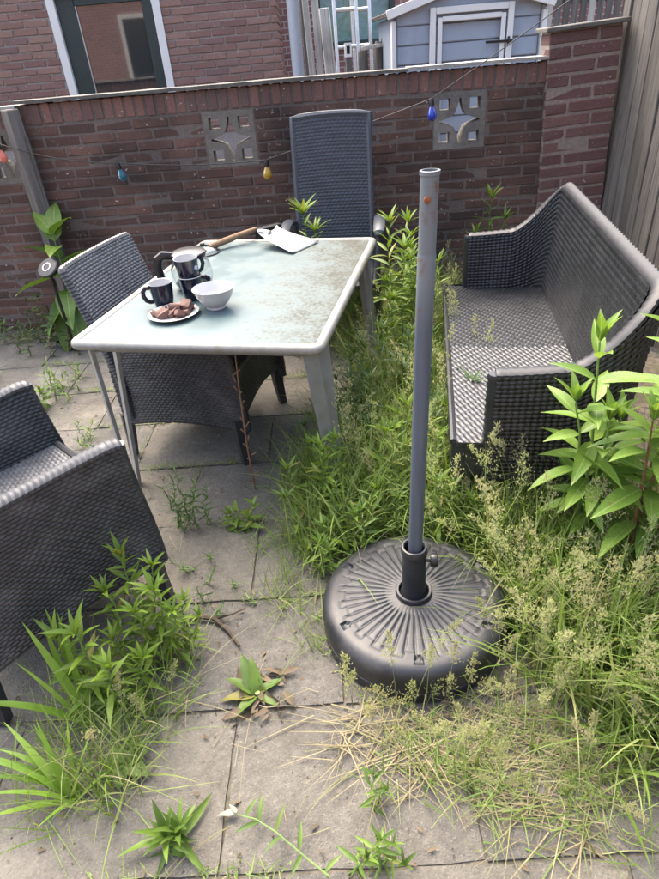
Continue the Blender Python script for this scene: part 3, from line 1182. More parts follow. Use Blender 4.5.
# slatted fence in the distance
ff = thing('slatted_fence', 'distant pale slatted wooden fence behind the blue playhouse', 'fence', (1.7, 7.2, 0), 0)
for i in range(26):
    h = 2.1 + rnd.uniform(-.05, .05)
    o = MB().box((i * .085, 0, h / 2), (.06, .02, h), None, .003).build('slat', 'fence_wood' if i % 5 else 'pale_wood', ff)
for z in (.6, 1.75):
    MB().box((1.05, .03, z), (2.2, .03, .08)).build('rail', 'fence_wood', ff)

# house that stands behind the photographer, seen only mirrored in the door pane
own = thing('rear_house', 'brick house wall with white window opposite the garden, mirrored in the door glass', 'house', (0, -4.5, 0))
MB().box((-1, -.1, 1.6), (12, .2, 3.2)).build('wall', 'far_brick', own, False)
b = MB()
for x in (-4.17, -3.1):
    b.box((x, .03, 1.5), (.09, .06, 1.9))
b.box((-3.635, .03, 2.49), (1.16, .06, .09))
b.build('window_frame', 'white_paint', own, False)
MB().box((-3.635, .02, 1.5), (.98, .02, 1.88)).build('pane', 'window_glass', own, False)

# ------------------------------------------------------------------ post and string of lights
post = thing('wooden_post', 'weathered square wooden post standing against the left of the brick wall', 'post', (-1.672, 3.985, 0), 0.1)
b = MB()
b.tube([(0, 0, 0), (0.002, 0, .5), (-.003, 0, 1.0), (0, 0, 1.355), (0, 0, 1.36)], [.052, .05, .051, .050, .045], 4)
b.build('shaft', 'fence_wood', post, True, 30)
b = MB()
b.box((.05, .0, .62), (.012, .03, 1.2), None, .002)
b.build('batten', 'fence_wood', post)


def catenary(p, q, sag, n=14):
    p, q = Vector(p), Vector(q)
    return [p.lerp(q, i / n) + Vector((0, 0, -sag * 4 * (i / n) * (1 - i / n))) for i in range(n + 1)]


HOOK = [(-1.78, 3.93, 1.20), (-1.121, 3.93, 1.043), (-0.23, 3.82, 1.005), (0.713, 3.72, 1.251), (1.105, 2.9, 1.615), (1.5, 2.1, 1.98)]
cab = thing('light_cable', 'thin dark cable of the coloured light string hung along the wall', 'cable', (0, 0, 0))
pts = []
for i in range(len(HOOK) - 1):
    pts += catenary(HOOK[i], HOOK[i + 1], (0.03, .02, .005, .004, .004)[i])[:-1 if i < len(HOOK) - 2 else None]
pts = [(-2.4, 3.93, 1.16)] + pts
MB().tube(pts[:33], .0028, 6).build('wire', 'cable', cab)
MB().tube(pts[32:], .0022, 6).build('wire', 'cable', cab)
for (x, y, z), mt, lab in zip(HOOK[:4], ('bulb_red', 'bulb_teal', 'bulb_yellow', 'bulb_blue'),
                              ('pinkish red bulb of the light string left of the wooden post', 'teal bulb of the light string on the dark brick wall',
                               'amber yellow bulb of the light string left of the tall chair', 'deep blue bulb of the light string before the right pierced block')):
    o = thing('light_bulb', lab, 'bulb', (x, y, z), 0, 'coloured string light bulbs')
    o.rotation_euler = (rnd.uniform(-.1, .1), rnd.uniform(-.12, .12) - .08, 0)
    MB().lathe([(0.0, .004), (.011, .002), (.014, -.004), (.0145, -.034), (.012, -.036)], 16).build('socket', 'black_plastic', o)
    MB().lathe([(.011, -.036), (.013, -.044), (.021, -.060), (.026, -.076), (.0255, -.088), (.020, -.100), (.011, -.107), (0.0, -.109)], 20).build('globe', mt, o)

# ------------------------------------------------------------------ woven armchairs


def wrap_rim(pts, r, step=0.012, n=10, flat=None):
    """rim wrapped with strands: fine ring ripple"""
    P = [Vector(p) for p in pts]
    out = []
    for i in range(len(P) - 1):
        L = (P[i + 1] - P[i]).length
        k = max(1, int(L / step * 2))
        for j in range(k):
            out.append(P[i].lerp(P[i + 1], j / k))
    out.append(P[-1])
    rs = [r * (1.0 if i % 2 else 0.82) for i in range(len(out))]
    return MB().tube(out, rs, n, True, False, flat)


def make_armchair():
    c = thing('woven_armchair', 'x', 'chair')
    PU, PV = 0.024, 0.0128
    # side panels
    for sy in (-1, 1):
        def top(s):
            return 0.660 - 0.055 * (1 - s) ** 1.4 - 0.008 * np.clip((s - .9) / .1, 0, 1) ** 2

        def fn(s, t, off=0.0):
            xf = 0.268 + 0.04 * np.sin(PI * .5 * (1 - t)) ** 1.5
            xb = -0.285 - 0.02 * t
            x = lerp(xb, xf, s)
            zb = 0.165 + 0.03 * np.sin(PI * s)
            z = lerp(zb, top(s), t)
            y = sy * (0.272 + 0.032 * t ** 2 * s - 0.026 * t * (1 - s) ** 2 - off)
            return x, y, z
        nu, nv = int(.6 / PU), int(.48 / PV)
        sp = woven('side_panel', 'rattan', c, [sheet(lambda s, t: fn(s, t, 0.0), nu, nv, 6, 4, .0046, 'brick', sign=-sy),
                                               sheet(lambda s, t: fn(s, t, 0.022), nu, nv, 6, 4, .0046, 'brick', sign=sy)])
        tag(sp, kind=None)
        a = []
        for i in range(25):
            s = 1 - i / 24
            x, y, z = fn(np.float64(s), np.float64(1.0), .011)
            a.append((float(x), float(y), float(z) + .006))
        fr = []
        for i in range(13):
            x, y, z = fn(np.float64(1.0), np.float64(i / 12), .011)
            fr.append((float(x), float(y), float(z) + (.006 if i == 12 else 0)))
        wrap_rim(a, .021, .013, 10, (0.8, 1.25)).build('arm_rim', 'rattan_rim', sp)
        wrap_rim(fr, .016, .014, 8).build('front_rim', 'rattan', sp)
        bt = []
        for i in range(13):
            x, y, z = fn(np.float64(i / 12), np.float64(0.0), .011)
            bt.append((float(x), float(y), float(z)))
        MB().tube(bt, .012, 8).build('bottom_rim', 'rattan', sp)
        for sx in (-1, 1):
            b = MB()
            X = .268 if sx > 0 else -.272
            b.tube([(X, sy * .262, .22), (X + sx * .004, sy * .268, .1), (X + sx * .012, sy * .275, 0)], [.035, .029, .024], 4)
            b.build('leg', 'leg_dark', c, True, 30)
    # seat
    nu, nv = int(.52 / PU), int(.53 / PV)
    woven('seat', 'rattan_pale', c, [sheet(lambda s, t: (lerp(-.26, .275, t), lerp(-.262, .262, s), .425 + .012 * t - .012 * np.sin(PI * s) * np.sin(PI * t)), nu, nv, 6, 4, .0046, 'brick')])
    woven('apron', 'rattan', c, [sheet(lambda s, t: (.278 + .012 * t, lerp(-.262, .262, s), lerp(.432, .20 + .05 * np.sin(PI * s), t)), nu, 15, 6, 4, .0046, 'brick', sign=-1),
                                 sheet(lambda s, t: (.262 + .012 * t, lerp(-.262, .262, s), lerp(.428, .20 + .05 * np.sin(PI * s), t)), nu, 15, 2, 2, .0, 'brick', sign=-1)])
    MB().tube([(.276, lerp(-.262, .262, i / 8), .432) for i in range(9)], .013, 8).build('seat_rim', 'rattan', c)

    # backrest
    def bk(s, t, off=0.0, z0=.36):
        z = lerp(z0, .868 - .004 * (2 * s - 1) ** 4, t)
        tt = np.clip((z - .36) / .5, 0, 1)
        x = -.235 - .135 * tt ** 1.1 + .010 * (2 * s - 1) ** 2 - off
        return x, (2 * s - 1) * (.275 - .02 * tt), z
    nu, nv = int(.54 / PU), int(.5 / PV)
    bo = woven('backrest', 'rattan_pale', c, [sheet(lambda s, t: bk(s, t), nu, nv, 6, 4, .0046, 'brick'),
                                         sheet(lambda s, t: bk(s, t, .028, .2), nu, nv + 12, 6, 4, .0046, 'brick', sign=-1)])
    rim = []
    for i in range(10):
        rim.append(tuple(float(q) for q in bk(np.float64(0.0), np.float64(i / 10), .014, .2)))
    for i in range(21):
        rim.append(tuple(float(q) for q in bk(np.float64(i / 20), np.float64(1.0), .014)))
    for i in range(10):
        rim.append(tuple(float(q) for q in bk(np.float64(1.0), np.float64(.9 - i / 10), .014, .2)))
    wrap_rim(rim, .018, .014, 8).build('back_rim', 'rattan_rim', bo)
    return c


def copy_tree(o, parent=None):
    c = o.copy()
    COL.objects.link(c)
    c.parent = parent
    for ch in o.children:
        copy_tree(ch, c)
    return c


def place(o, x, y, a):
    o.location = (x, y, 0)
    o.rotation_euler = (0, 0, a)


arm1 = make_armchair()
arm2 = copy_tree(arm1)
# nearer chair: front right foot at (-.58, 1.42); rear right (-.987, 1.025)
a1 = R(44.5)
f1 = Vector((math.cos(a1), math.sin(a1)))
l1 = Vector((-f1.y, f1.x))
c1 = Vector((-.58, 1.42)) - f1 * .285 + l1 * .275
place(arm1, c1.x, c1.y, a1)
a2 = R(-16)
f2 = Vector((math.cos(a2), math.sin(a2)))
l2 = Vector((-f2.y, f2.x))
c2 = Vector((-.375, 2.185)) - f2 * .285 + l2 * .285
place(arm2, c2.x, c2.y, a2)
tag(arm1, 'dark grey woven plastic armchair cut off by the left edge, nearest the camera', 'chair', 'woven armchairs')
tag(arm2, 'dark grey woven plastic armchair pushed under the left side of the table', 'chair', 'woven armchairs')

# ------------------------------------------------------------------ tall chair behind the table
tc = thing('tall_chair', 'tall dark blue grey chair with woven pattern back at the far end of the table', 'chair', (0.115, 3.44, 0), R(-97))


def tb(s, t, off=0.0):
    z = lerp(.45, 1.205 + .012 * (1 - (2 * s - 1) ** 2), t)
    return -.20 - .13 * t - off, (2 * s - 1) * (.218 - .004 * t), z


tbo = woven('backrest', 'chair_blue', tc, [sheet(tb, 17, 44, 6, 4, .003, 'brick'), sheet(lambda s, t: tb(s, t, .02), 17, 44, 2, 2, 0, 'brick')])
rim = [tuple(float(q) for q in tb(np.float64(0), np.float64(i / 10), .01)) for i in range(11)] + \
      [tuple(float(q) for q in tb(np.float64(i / 10), np.float64(1), .01)) for i in range(1, 11)] + \
      [tuple(float(q) for q in tb(np.float64(1), np.float64(1 - i / 10), .01)) for i in range(1, 11)]
MB().tube(rim, .018, 8, flat=(1, 1)).build('back_frame', 'chair_plastic', tbo)
woven('seat', 'chair_blue', tc, [sheet(lambda s, t: (lerp(-.22, .25, t), lerp(-.22, .22, s), .43 + 0 * s), 17, 28, 4, 3, .002, 'brick')])
for sy in (-1, 1):
    b = MB()
    b.tube([(-.25, sy * .25, .665), (-.15, sy * .262, .69), (-.02, sy * .266, .695), (.06, sy * .264, .688), (.10, sy * .262, .672), (.11, sy * .262, .655)],
           [.024, .03, .034, .034, .03, .02], 10, flat=(.55, 1.0))
    b.build('armrest', 'chair_plastic', tc)
    MB().tube([(.06, sy * .262, .67), (.14, sy * .25, .43), (.2, sy * .25, 0)], .015, 8).build('leg', 'leg_dark', tc)
    MB().tube([(-.22, sy * .245, .67), (-.2, sy * .24, .43), (-.24, sy * .24, 0)], .015, 8).build('leg', 'leg_dark', tc)
    MB().tube([(-.2, sy * .235, .42), (.24, sy * .235, .42)], .013, 8).build('seat_rail', 'leg_dark', tc)

# ------------------------------------------------------------------ woven bench
sofa = thing('woven_bench', 'black woven two seat bench with high curved back beside the wooden fence', 'bench', (0.84, 2.304, 0), R(169.3))
AY, AXF, AXB, CR = 0.775, 0.185, -0.235, 0.11


def perim(q):
    """q in metres along the arms and back, from the near arm front to the far arm front"""
    q = np.asarray(q, float)
    La = AXF - (AXB + CR)
    Lc = CR * PI / 2
    Lb = 2 * (AY - CR)
    x = np.where(q < La, AXF - q, 0)
    y = np.where(q < La, AY, 0)
    th = (q - La) / CR
    m = (q >= La) & (q < La + Lc)
    x = np.where(m, AXB + CR - CR * np.sin(th), x)
    y = np.where(m, AY - CR + CR * np.cos(th), y)
    m = (q >= La + Lc) & (q < La + Lc + Lb)
    x = np.where(m, AXB, x)
    y = np.where(m, AY - CR - (q - La - Lc), y)
    th = (q - La - Lc - Lb) / CR
    m = (q >= La + Lc + Lb) & (q < La + 2 * Lc + Lb)
    x = np.where(m, AXB + CR - CR * np.cos(th), x)
    y = np.where(m, -AY + CR - CR * np.sin(th), y)
    m = q >= La + 2 * Lc + Lb
    x = np.where(m, AXB + CR + (q - La - 2 * Lc - Lb), x)
    y = np.where(m, -AY, y)
    return x, y


LA = AXF - (AXB + CR)
LC = CR * PI / 2
LB = 2 * (AY - CR)
LT = 2 * LA + 2 * LC + LB


def smooth(x):
    x = np.clip(x, 0, 1)
    return x * x * (3 - 2 * x)


def sofa_top(q):
    e = np.minimum(q, LT - q)
    return 0.672 + 0.015 * smooth(e / LA) + 0.215 * smooth((e - .20) / .29)


def sofa_fn(q0, q1, off=0.0):
    def fn(s, t):
        q = lerp(q0, q1, s)
        x, y = perim(q)
        xa, ya = perim(np.clip(q - .01, 0, LT))
        xb, yb = perim(np.clip(q + .01, 0, LT))
        tx_, ty_ = xb - xa, yb - ya
        ln_ = np.hypot(tx_, ty_) + 1e-9
        x = x - off * ty_ / ln_          # towards the sitter
        y = y + off * tx_ / ln_
        z = lerp(.28, sofa_top(q), t)
        e = np.minimum(q, LT - q)
        k = smooth((e - LA * .8) / (LC + .1))
        x = x - k * .035 * np.clip((z - .42) / .45, 0, 1)
        y = y * (1 + .012 * t)
        return x, y, z
    return fn


PI2 = 0.0195
QA = LA + LC * .75
for nm, q0, q1 in (('armrest', 0, QA), ('backrest', QA, LT - QA), ('armrest', LT - QA, LT)):
    nq = max(3, int((q1 - q0) / PI2))
    dv_ = 7 if q0 == 0 else 5
    woven(nm, 'rattan_dark', sofa, [sheet(sofa_fn(q0, q1), nq, 26, dv_, dv_, .007, 'basket', q0 == 0),
                                    sheet(sofa_fn(q0, q1, .042), nq, 26, dv_, dv_, .007, 'basket', q0 == 0, -1.0)])
rp = []
for i in range(81):
    q = LT * i / 80
    x, y, z = sofa_fn(0, LT, .021)(np.float64(i / 80), np.float64(1.0))
    rp.append((float(x), float(y), float(z)))
wrap_rim(rp, .020, .02, 10, (.75, 1.45)).build('top_rim', 'sofa_rim', sofa)
for s in (0.0, 1.0):
    e = [tuple(float(v) for v in sofa_fn(0, LT, .021)(np.float64(s), np.float64(i / 10))) for i in range(11)]
    wrap_rim(e, .026, .02, 10).build('front_rim', 'rattan_dark', sofa)
woven('seat', 'rattan_dark', sofa, [sheet(lambda s, t: (lerp(-.23, .30, t), lerp(-.758, .758, s), .418 - .012 * np.sin(PI * t)), 64, 26, 5, 5, .005, 'rib')])


def skirt(pts, n, k):
    def fn(s, t):
        P = np.array(pts)
        d = np.concatenate([[0], np.cumsum(np.linalg.norm(np.diff(P, axis=0), axis=1))])
        q = s * d[-1]
        return np.interp(q, d, P[:, 0]), np.interp(q, d, P[:, 1]), lerp(.418, .285, t)
    return sheet(fn, n, k, 4, 3, .004, 'basket', sign=-1)


woven('front_skirt', 'rattan_dark', sofa, [skirt([(.2, -.76), (.285, -.76), (.302, -.745), (.302, .745), (.285, .76), (.2, .76)], 88, 7)])
MB().tube([(.30, y, .416) for y in np.linspace(-.755, .755, 20)], .012, 8).build('seat_rim', 'rattan_dark', sofa)
for sx in (-.2, .25):
    for sy in (-.72, .72):
        MB().tube([(sx, sy, .4), (sx, sy, 0)], [.026, .022], 8).build('leg', 'leg_dark', sofa)
for sy in (-.7, .7):
    MB().box((.03, sy, .30), (.46, .03, .03)).build('seat_beam', 'leg_dark', sofa, False)
MB().box((-.21, 0, .3), (.03, 1.4, .03)).build('seat_beam', 'leg_dark', sofa, False)

# ------------------------------------------------------------------ table
TYAW = -0.2491
TWD, TLN = 0.913, 1.272
tax = Vector((math.cos(TYAW), math.sin(TYAW)))
tay = Vector((-math.sin(TYAW), math.cos(TYAW)))
tcn = Vector((-.8834, 1.9591)) + tax * TWD / 2 + tay * TLN / 2
table = thing('garden_table', 'metal garden table with frosted glass top stained by algae', 'table', (tcn.x, tcn.y, 0), TYAW)
hw_, hl_ = TWD / 2 - .016, TLN / 2 - .016
fr = []
CRN = 0.022
for sx, sy, a0 in ((1, 1, 0), (-1, 1, 90), (-1, -1, 180), (1, -1, 270)):
    for k in range(5):
        a = R(a0 + k * 22.5)
        fr.append((sx * (hw_ - CRN) + CRN * math.cos(a), sy * (hl_ - CRN) + CRN * math.sin(a), .722))
MB().tube(fr, .0185, 12, closed=True, flat=(1.0, 1.0)).build('frame', 'frame_metal', table)
MB().box((0, 0, .7275), (TWD - .05, TLN - .05, .009), None, .002).build('glass_top', 'table_glass', table)
for sy in (-1, 1):
    MB().box((0, sy * (TLN / 2 - .06), .695), (TWD - .1, .03, .026), None, .004).build('crossbar', 'leg_metal', table)
for sx in (-1, 1):
    MB().box((sx * (TWD / 2 - .07), 0, .693), (.025, TLN - .16, .024), None, .004).build('side_rail', 'leg_metal', table)
for sx in (-1, 1):
    for sy in (-1, 1):
        dg = Vector((sx, -sy, 0)).normalized()
        ng = Vector((-dg.y, dg.x, 0))
        for vt, vf in ((.045, .105), (.205, .15)):
            top = Vector((sx * (TWD / 2 - .055), sy * (TLN / 2 - vt), .712))
            bot = Vector((sx * (TWD / 2 - .005), sy * (TLN / 2 - vf), .0))
            b = MB()
            vs = []
            for k in range(5):
                q = k / 4
                p = top.lerp(bot, q)
                wv, tk = lerp(.026, .018, q), .007
                for e1, e2 in ((-1, -1), (1, -1), (1, 1), (-1, 1)):
                    vs.append(tuple(p + dg * (e1 * wv) + ng * (e2 * tk)))
            fs = []
            for k in range(4):
                for j in range(4):
                    fs.append((k * 4 + j, (k + 1) * 4 + j, (k + 1) * 4 + (j + 1) % 4, k * 4 + (j + 1) % 4))
            fs += [(0, 1, 2, 3), (19, 18, 17, 16)]
            b.add(vs, fs)
            b.build('leg', 'leg_metal', table, False)
TZ = 0.7325

# ------------------------------------------------------------------ things on the table


def mug(label, x, y, z, rot, cat='mug'):
    o = thing('mug', label, cat, (x, y, z), rot, 'navy mugs on the table')
    b = MB()
    b.lathe([(0.0, .001), (.030, 0), (.034, .003), (.040, .03), (.0455, .088), (.0465, .092)], 32)
    b.build('body', 'navy_glaze', o)
    b = MB()
    b.lathe([(.0465, .092), (.0455, .0945), (.043, .093), (.0415, .088), (.037, .03), (.031, .01), (0.0, .009)], 32)
    b.build('lining', 'porcelain', o)
    hp = [(.042, 0, .078), (.058, 0, .080), (.069, 0, .068), (.071, 0, .050), (.063, 0, .032), (.050, 0, .024), (.038, 0, .024)]
    MB().tube(hp, .0065, 8, flat=(1.3, .9)).build('handle', 'navy_glaze', o)
    a = R(-70)
    m = Matrix.Rotation(a, 3, 'Z') @ Matrix.Rotation(R(84), 3, 'Y')
    b = MB()
    b.lathe([(0, .0035), (.006, .0032), (.0085, .002), (.009, 0)], 12, (.0425 * math.cos(a), .0425 * math.sin(a), .058), m)
    b.build('emblem', 'emblem', o)
    return o


mug('navy mug with white inside standing alone left of the stacked mugs', -.595, 2.262, TZ, R(200))
mug('lower navy mug of the stack of two in front of the coffee pot', -.487, 2.312, TZ, R(20))
m2 = mug('upper navy mug of the stack of two in front of the coffee pot', -.490, 2.313, TZ + .072, R(20))
m2.rotation_euler = (R(2), R(-2), R(40))

bowl = thing('bowl', 'white porcelain bowl with flared rim in front of the stacked mugs', 'bowl', (-.385, 2.192, TZ))
MB().lathe([(0, .004), (.03, .003), (.036, 0), (.038, .003), (.036, .010), (.052, .024), (.068, .050), (.078, .076), (.080, .078), (.0785, .0795),
            (.075, .076), (.064, .050), (.046, .025), (.02, .013), (0, .012)], 48).build('bowl', 'porcelain', bowl)
plate = thing('plate', 'small white plate carrying brown broken pieces near the table edge', 'plate', (-.537, 2.138, TZ))
MB().lathe([(0, .002), (.055, 0), (.062, .002), (.085, .011), (.094, .015), (.095, .0165), (.093, .0165), (.07, .010), (.058, .006), (0, .006)], 48).build('dish', 'porcelain', plate)
spots = [(-.045, .012), (-.03, -.028), (.0, -.012), (.025, .02), (.05, .0), (.03, -.03), (-.012, .03), (.058, .032), (-.06, -.012), (.01, .0), (.045, .015)]
names = ['leftmost', 'front left', 'middle', 'rear right', 'right', 'front right', 'rear middle', 'far right', 'outermost left', 'top middle', 'top right']
for i, (x, y) in enumerate(spots):
    hgt = .030 if i >= 9 else .012
    ch = rnd.uniform(.012, .02)
    vs, fs = cbox(rnd.uniform(.018, .026), ch * .95, rnd.uniform(.008, .012), .0035)
    vs = [v + Vector((rnd.uniform(-.005, .005), rnd.uniform(-.004, .004), rnd.uniform(-.003, .003))) for v in vs]
    o = link('cookie_piece', make_mesh('cookie_piece', [tuple(v) for v in vs], fs, True, 40), 'chocolate')
    o.location = (-.537 + x, 2.138 + y, TZ + .006 + hgt)
    o.rotation_euler = (rnd.uniform(-.6, .6), rnd.uniform(-.6, .6), rnd.uniform(0, 3))
    tag(o, 'brown broken piece, %s of the heap on the white plate' % names[i], 'snack', 'brown pieces on the plate')

pot = thing('coffee_pot', 'round glass coffee pot with black handle and lid behind the mugs', 'coffee pot', (-.505, 2.455, TZ), R(195))
pot.scale = (1.2, 1.2, 1.2)
MB().lathe([(0, .003), (.05, .002), (.058, .006), (.068, .03), (.070, .055), (.064, .085), (.054, .108), (.053, .118), (.051, .118), (.052, .108), (.062, .085),
            (.068, .055), (.066, .031), (.056, .008), (0, .006)], 40).build('carafe', 'glass', pot)
MB().lathe([(.0, .009), (.054, .009), (.062, .022), (0, .022)], 32).build('coffee', 'coffee', pot)
MB().lathe([(.0555, .108), (.0575, .108), (.0575, .123), (.0555, .123)], 40).build('collar_band', 'black_plastic', pot)
MB().lathe([(.0, .130), (.045, .128), (.060, .122), (.062, .118), (.058, .116), (0, .117)], 40).build('lid', 'black_plastic', pot)
MB().tube([(.054, 0, .116), (.085, 0, .122), (.103, 0, .112), (.108, 0, .085), (.104, 0, .045), (.098, 0, .022)], [.012, .013, .013, .012, .011, .009], 10, flat=(1.2, .8)).build('handle', 'black_plastic', pot)

# dustpan with wooden handle, hand brush under it
dp = thing('dustpan', 'pale metal dustpan lying at the far end of the table', 'dustpan', (-.215, 3.03, TZ), R(-38))
PLN, PWA, PWB = .23, .07, .105
b = MB()
vs, fs = [], []
nx, ny = 10, 8
for i in range(nx + 1):
    s = i / nx
    for j in range(ny + 1):
        t_ = j / ny * 2 - 1
        wd2 = lerp(PWA, PWB, s)
        x = s * PLN
        edge = abs(t_) ** 6
        z = lerp(.045, .004, s ** .8) + .016 * edge * (1 - s * .6) + .012 * (1 - s) ** 6
        vs.append((x, t_ * wd2, z))
q = ny + 1
for i in range(nx):
    for j in range(ny):
        fs.append((i * q + j, (i + 1) * q + j, (i + 1) * q + j + 1, i * q + j + 1))
b.add(vs, fs)
po = b.build('pan', 'pan_metal', dp)
mo_ = po.modifiers.new('thick', 'SOLIDIFY')
mo_.thickness = .003
MB().tube([(.012, 0, .052), (-.03, 0, .056), (-.06, 0, .054)], [.014, .012, .011], 12).build('ferrule', 'aluminium', dp)
br = thing('hand_brush', 'dark bristled hand brush with wooden handle tucked under the dustpan', 'brush', (-.27, 3.14, TZ), R(-145))
MB().box((-.06, 0, .044), (.15, .04, .016), None, .005).build('back', 'black_plastic', br)
MB().tube([(.01, 0, .052), (.05, 0, .048), (.12, 0, .041), (.19, 0, .033), (.27, 0, .024), (.285, 0, .022)], [.010, .0125, .0150, .016, .0155, .010], 14).build('handle', 'handle_wood', br)
b = MB()
for i in range(15):
    for j in range(4):
        x, y = -.13 + i * .0096, -.015 + j * .01
        b.tube([(x, y, .037), (x + rnd.uniform(-.006, .006), y + rnd.uniform(-.006, .006), .0)], [.003, .0045], 5)
o = b.build('bristles', 'bristle', br)
tag(o, kind='stuff')
asht = thing('glass_lid', 'dark round glass lid lying behind the coffee pot', 'lid', (-.535, 2.965, TZ))
MB().lathe([(.0, .030), (.03, .029), (.055, .022), (.072, .008), (.075, .002), (.078, 0), (.078, .006), (.073, .012), (.056, .026), (.03, .033), (0, .034)], 36).build('dome', 'glass', asht)
MB().tube([(.078 * math.cos(a), .078 * math.sin(a), .004) for a in np.linspace(0, 2 * PI, 36, endpoint=False)], .004, 6, closed=True).build('rim', 'black_plastic', asht)
MB().lathe([(0, .046), (.010, .046), (.012, .042), (.007, .033), (0, .033)], 16).build('knob', 'black_plastic', asht)

# ------------------------------------------------------------------ parasol base and pole
PXY = (0.2144, 1.244)
par = thing('parasol_stand', 'black round ribbed parasol base with blue grey rusty topped pole', 'parasol stand', (PXY[0], PXY[1], 0))
na, prof = 528, []
rs = [0.05] + list(np.linspace(.075, .212, 24)) + [.218, .226, .236, .246, .255, .261, .265, .267, .268, .268, .266, .262, .255]
zs = []
V, F = [], []
for r_ in rs:
    if r_ <= .226:
        z = .128 + .012 * (1 - r_ / .226)
    zs.append(z)
edge = [(.236, .1265), (.246, .123), (.255, .116), (.262, .106), (.2655, .094), (.267, .08), (.267, .05), (.262, .048), (.262, .042), (.266, .04), (.266, .008), (.262, 0)]
rz = [(r_, .128 + .012 * (1 - r_ / .226)) for r_ in rs if r_ <= .226] + edge
NR = len(rz)
for r_, z in rz:
    for j in range(na):
        a = 2 * PI * j / na
        d_ = 0
        if .079 < r_ < .214:
            ph = (a * 44 / (2 * PI)) % 1.0
            long = int(a * 44 / (2 * PI)) % 2 == 0
            r1 = .212 if long else .190
            k = 1 - abs(ph - .5) * 2          # 0 in the groove, 1 on the crown
            if r_ < r1:
                d_ = -.0032 * math.exp(-(k / .3) ** 2)
            elif r_ < r1 + .008:
                d_ = -.0025
        for q in range(6):
            aq = 2 * PI * (q + .4) / 6
            dx, dy = r_ * math.cos(a) - .222 * math.cos(aq), r_ * math.sin(a) - .222 * math.sin(aq)
            if dx * dx + dy * dy < .012 ** 2 and r_ < .24:
                d_ = -.009
        V.append((r_ * math.cos(a), r_ * math.sin(a), z + d_))
for i in range(NR - 1):
    for j in range(na):
        F.append((i * na + j, (i + 1) * na + j, (i + 1) * na + (j + 1) % na, i * na + (j + 1) % na))
link('base', make_mesh('base', [(x * 1.05, y * 1.05, z) for x, y, z in V], F, True, 50), 'base_plastic', par)
MB().lathe([(.052, .120), (.056, .142), (.052, .150), (.046, .150), (.044, .140)], 40).build('socket_ring', 'base_plastic', par)
MB().lathe([(.043, .13), (.038, .146), (.035, .16), (.0335, .30), (.0335, .302)], 32).build('sleeve', 'base_plastic', par)
MB().lathe([(.0335, .300), (.0375, .302), (.038, .312), (.036, .318), (.0355, .324), (.031, .325), (.028, .32)], 32).build('collar', 'base_plastic', par)
kn = MB()
dirk = Matrix.Rotation(R(-12), 3, 'Z') @ Matrix.Rotation(R(90), 3, 'Y')
kn.lathe([(.007, .03), (.007, .046), (.018, .047), (.0195, .050), (.0195, .064), (.017, .068), (0, .069)], 14, (0, 0, .275), dirk)
kn.build('knob', 'black_plastic', par)
lean = Vector((.022, 0.004, 1.0))
pl = bpy.data.objects.new('pole_axis', None)
pole_pts = [Vector((0, 0, .14)) + lean * k for k in (0, .3, .6, .9, 1.04)]
MB().lathe([(.0198, 0), (.0198, .3), (.0198, .6), (.0198, .9), (.0198, 1.0), (.0192, 1.003)], 24,
           (0, 0, .15), Matrix(((1, 0, .022), (0, 1, .004), (0, 0, 1)))).build('pole', 'pole_paint', par)
bpy.data.objects.remove(pl)
MB().lathe([(.0186, 0), (.0186, .155), (.0205, .1555), (.0205, .163), (.0186, .1635), (.0165, .1635), (.0165, .02)], 24,
           (.022, .004, 1.15), Matrix(((1, 0, .022), (0, 1, .004), (0, 0, 1)))).build('pole_top', 'pole_paint', par)
mm = Matrix.Rotation(R(-110), 3, 'Z') @ Matrix.Rotation(R(90), 3, 'Y')
MB().lathe([(.0075, .014), (.0075, .021), (.006, .024), (0, .025)], 12, (.0245, .0045, 1.262), mm).build('bolt', 'rust', par)

# ------------------------------------------------------------------ solar lamp by the wall
sol = thing('solar_lamp', 'black round solar garden lamp on a stake by the left wall', 'lamp', (-1.588, 3.62, 0))
MB().tube([(0, 0, 0), (0, 0, .5)], .010, 10).build('stake', 'black_plastic', sol)
tl = Matrix.Rotation(R(38), 3, 'X') @ Matrix.Rotation(R(-14), 3, 'Y')
MB().lathe([(0, -.05), (.03, -.045), (.05, -.02), (.066, 0), (.068, .006), (.062, .012), (.03, .014), (0, .014)], 32, (0, 0, .545), tl).build('head', 'black_plastic', sol)
MB().lathe([(.022, .0145), (.0225, .017), (.0285, .017), (.029, .0145)], 32, (0, 0, .545), tl).build('ring', 'aluminium', sol)

# dry stalk hanging by the table, twig on the paving
stalk = thing('dry_stalk', 'thin dry reddish stalk standing in front of the armchair under the table', 'stalk', (-.33, 2.0, 0))
b = MB()
b.tube([(0, 0, 0), (.004, -.03, .25), (.018, -.075, .5), (.03, -.10, .66), (.032, -.105, .70)], [.004, .0035, .003, .002, .0015], 6)
for k in range(16):
    z = .05 + k * .035
    b.tube([(.01, -.05 * z / .4, z), (.01 + rnd.uniform(-.025, .025), -.05 * z / .4 + rnd.uniform(-.02, .02), z + rnd.uniform(.01, .03))], [.002, .0035], 5)
b.build('stem', 'dry_stalk', stalk)
tw = thing('twig', 'dark curved twig lying on the pale slab beside the front armchair', 'twig', (-.52, 1.31, .012))
b = MB()
b.tube([(0, 0, 0), (.05, .012, .006), (.10, .002, .004), (.15, -.05, .003), (.19, -.11, .002)], [.007, .0075, .007, .006, .004], 7)
b.tube([(.10, .002, .004), (.16, .01, .01), (.2, .03, .008)], [.005, .003, .002], 6)
b.build('branch', 'twig', tw)

# ------------------------------------------------------------------ foliage tools


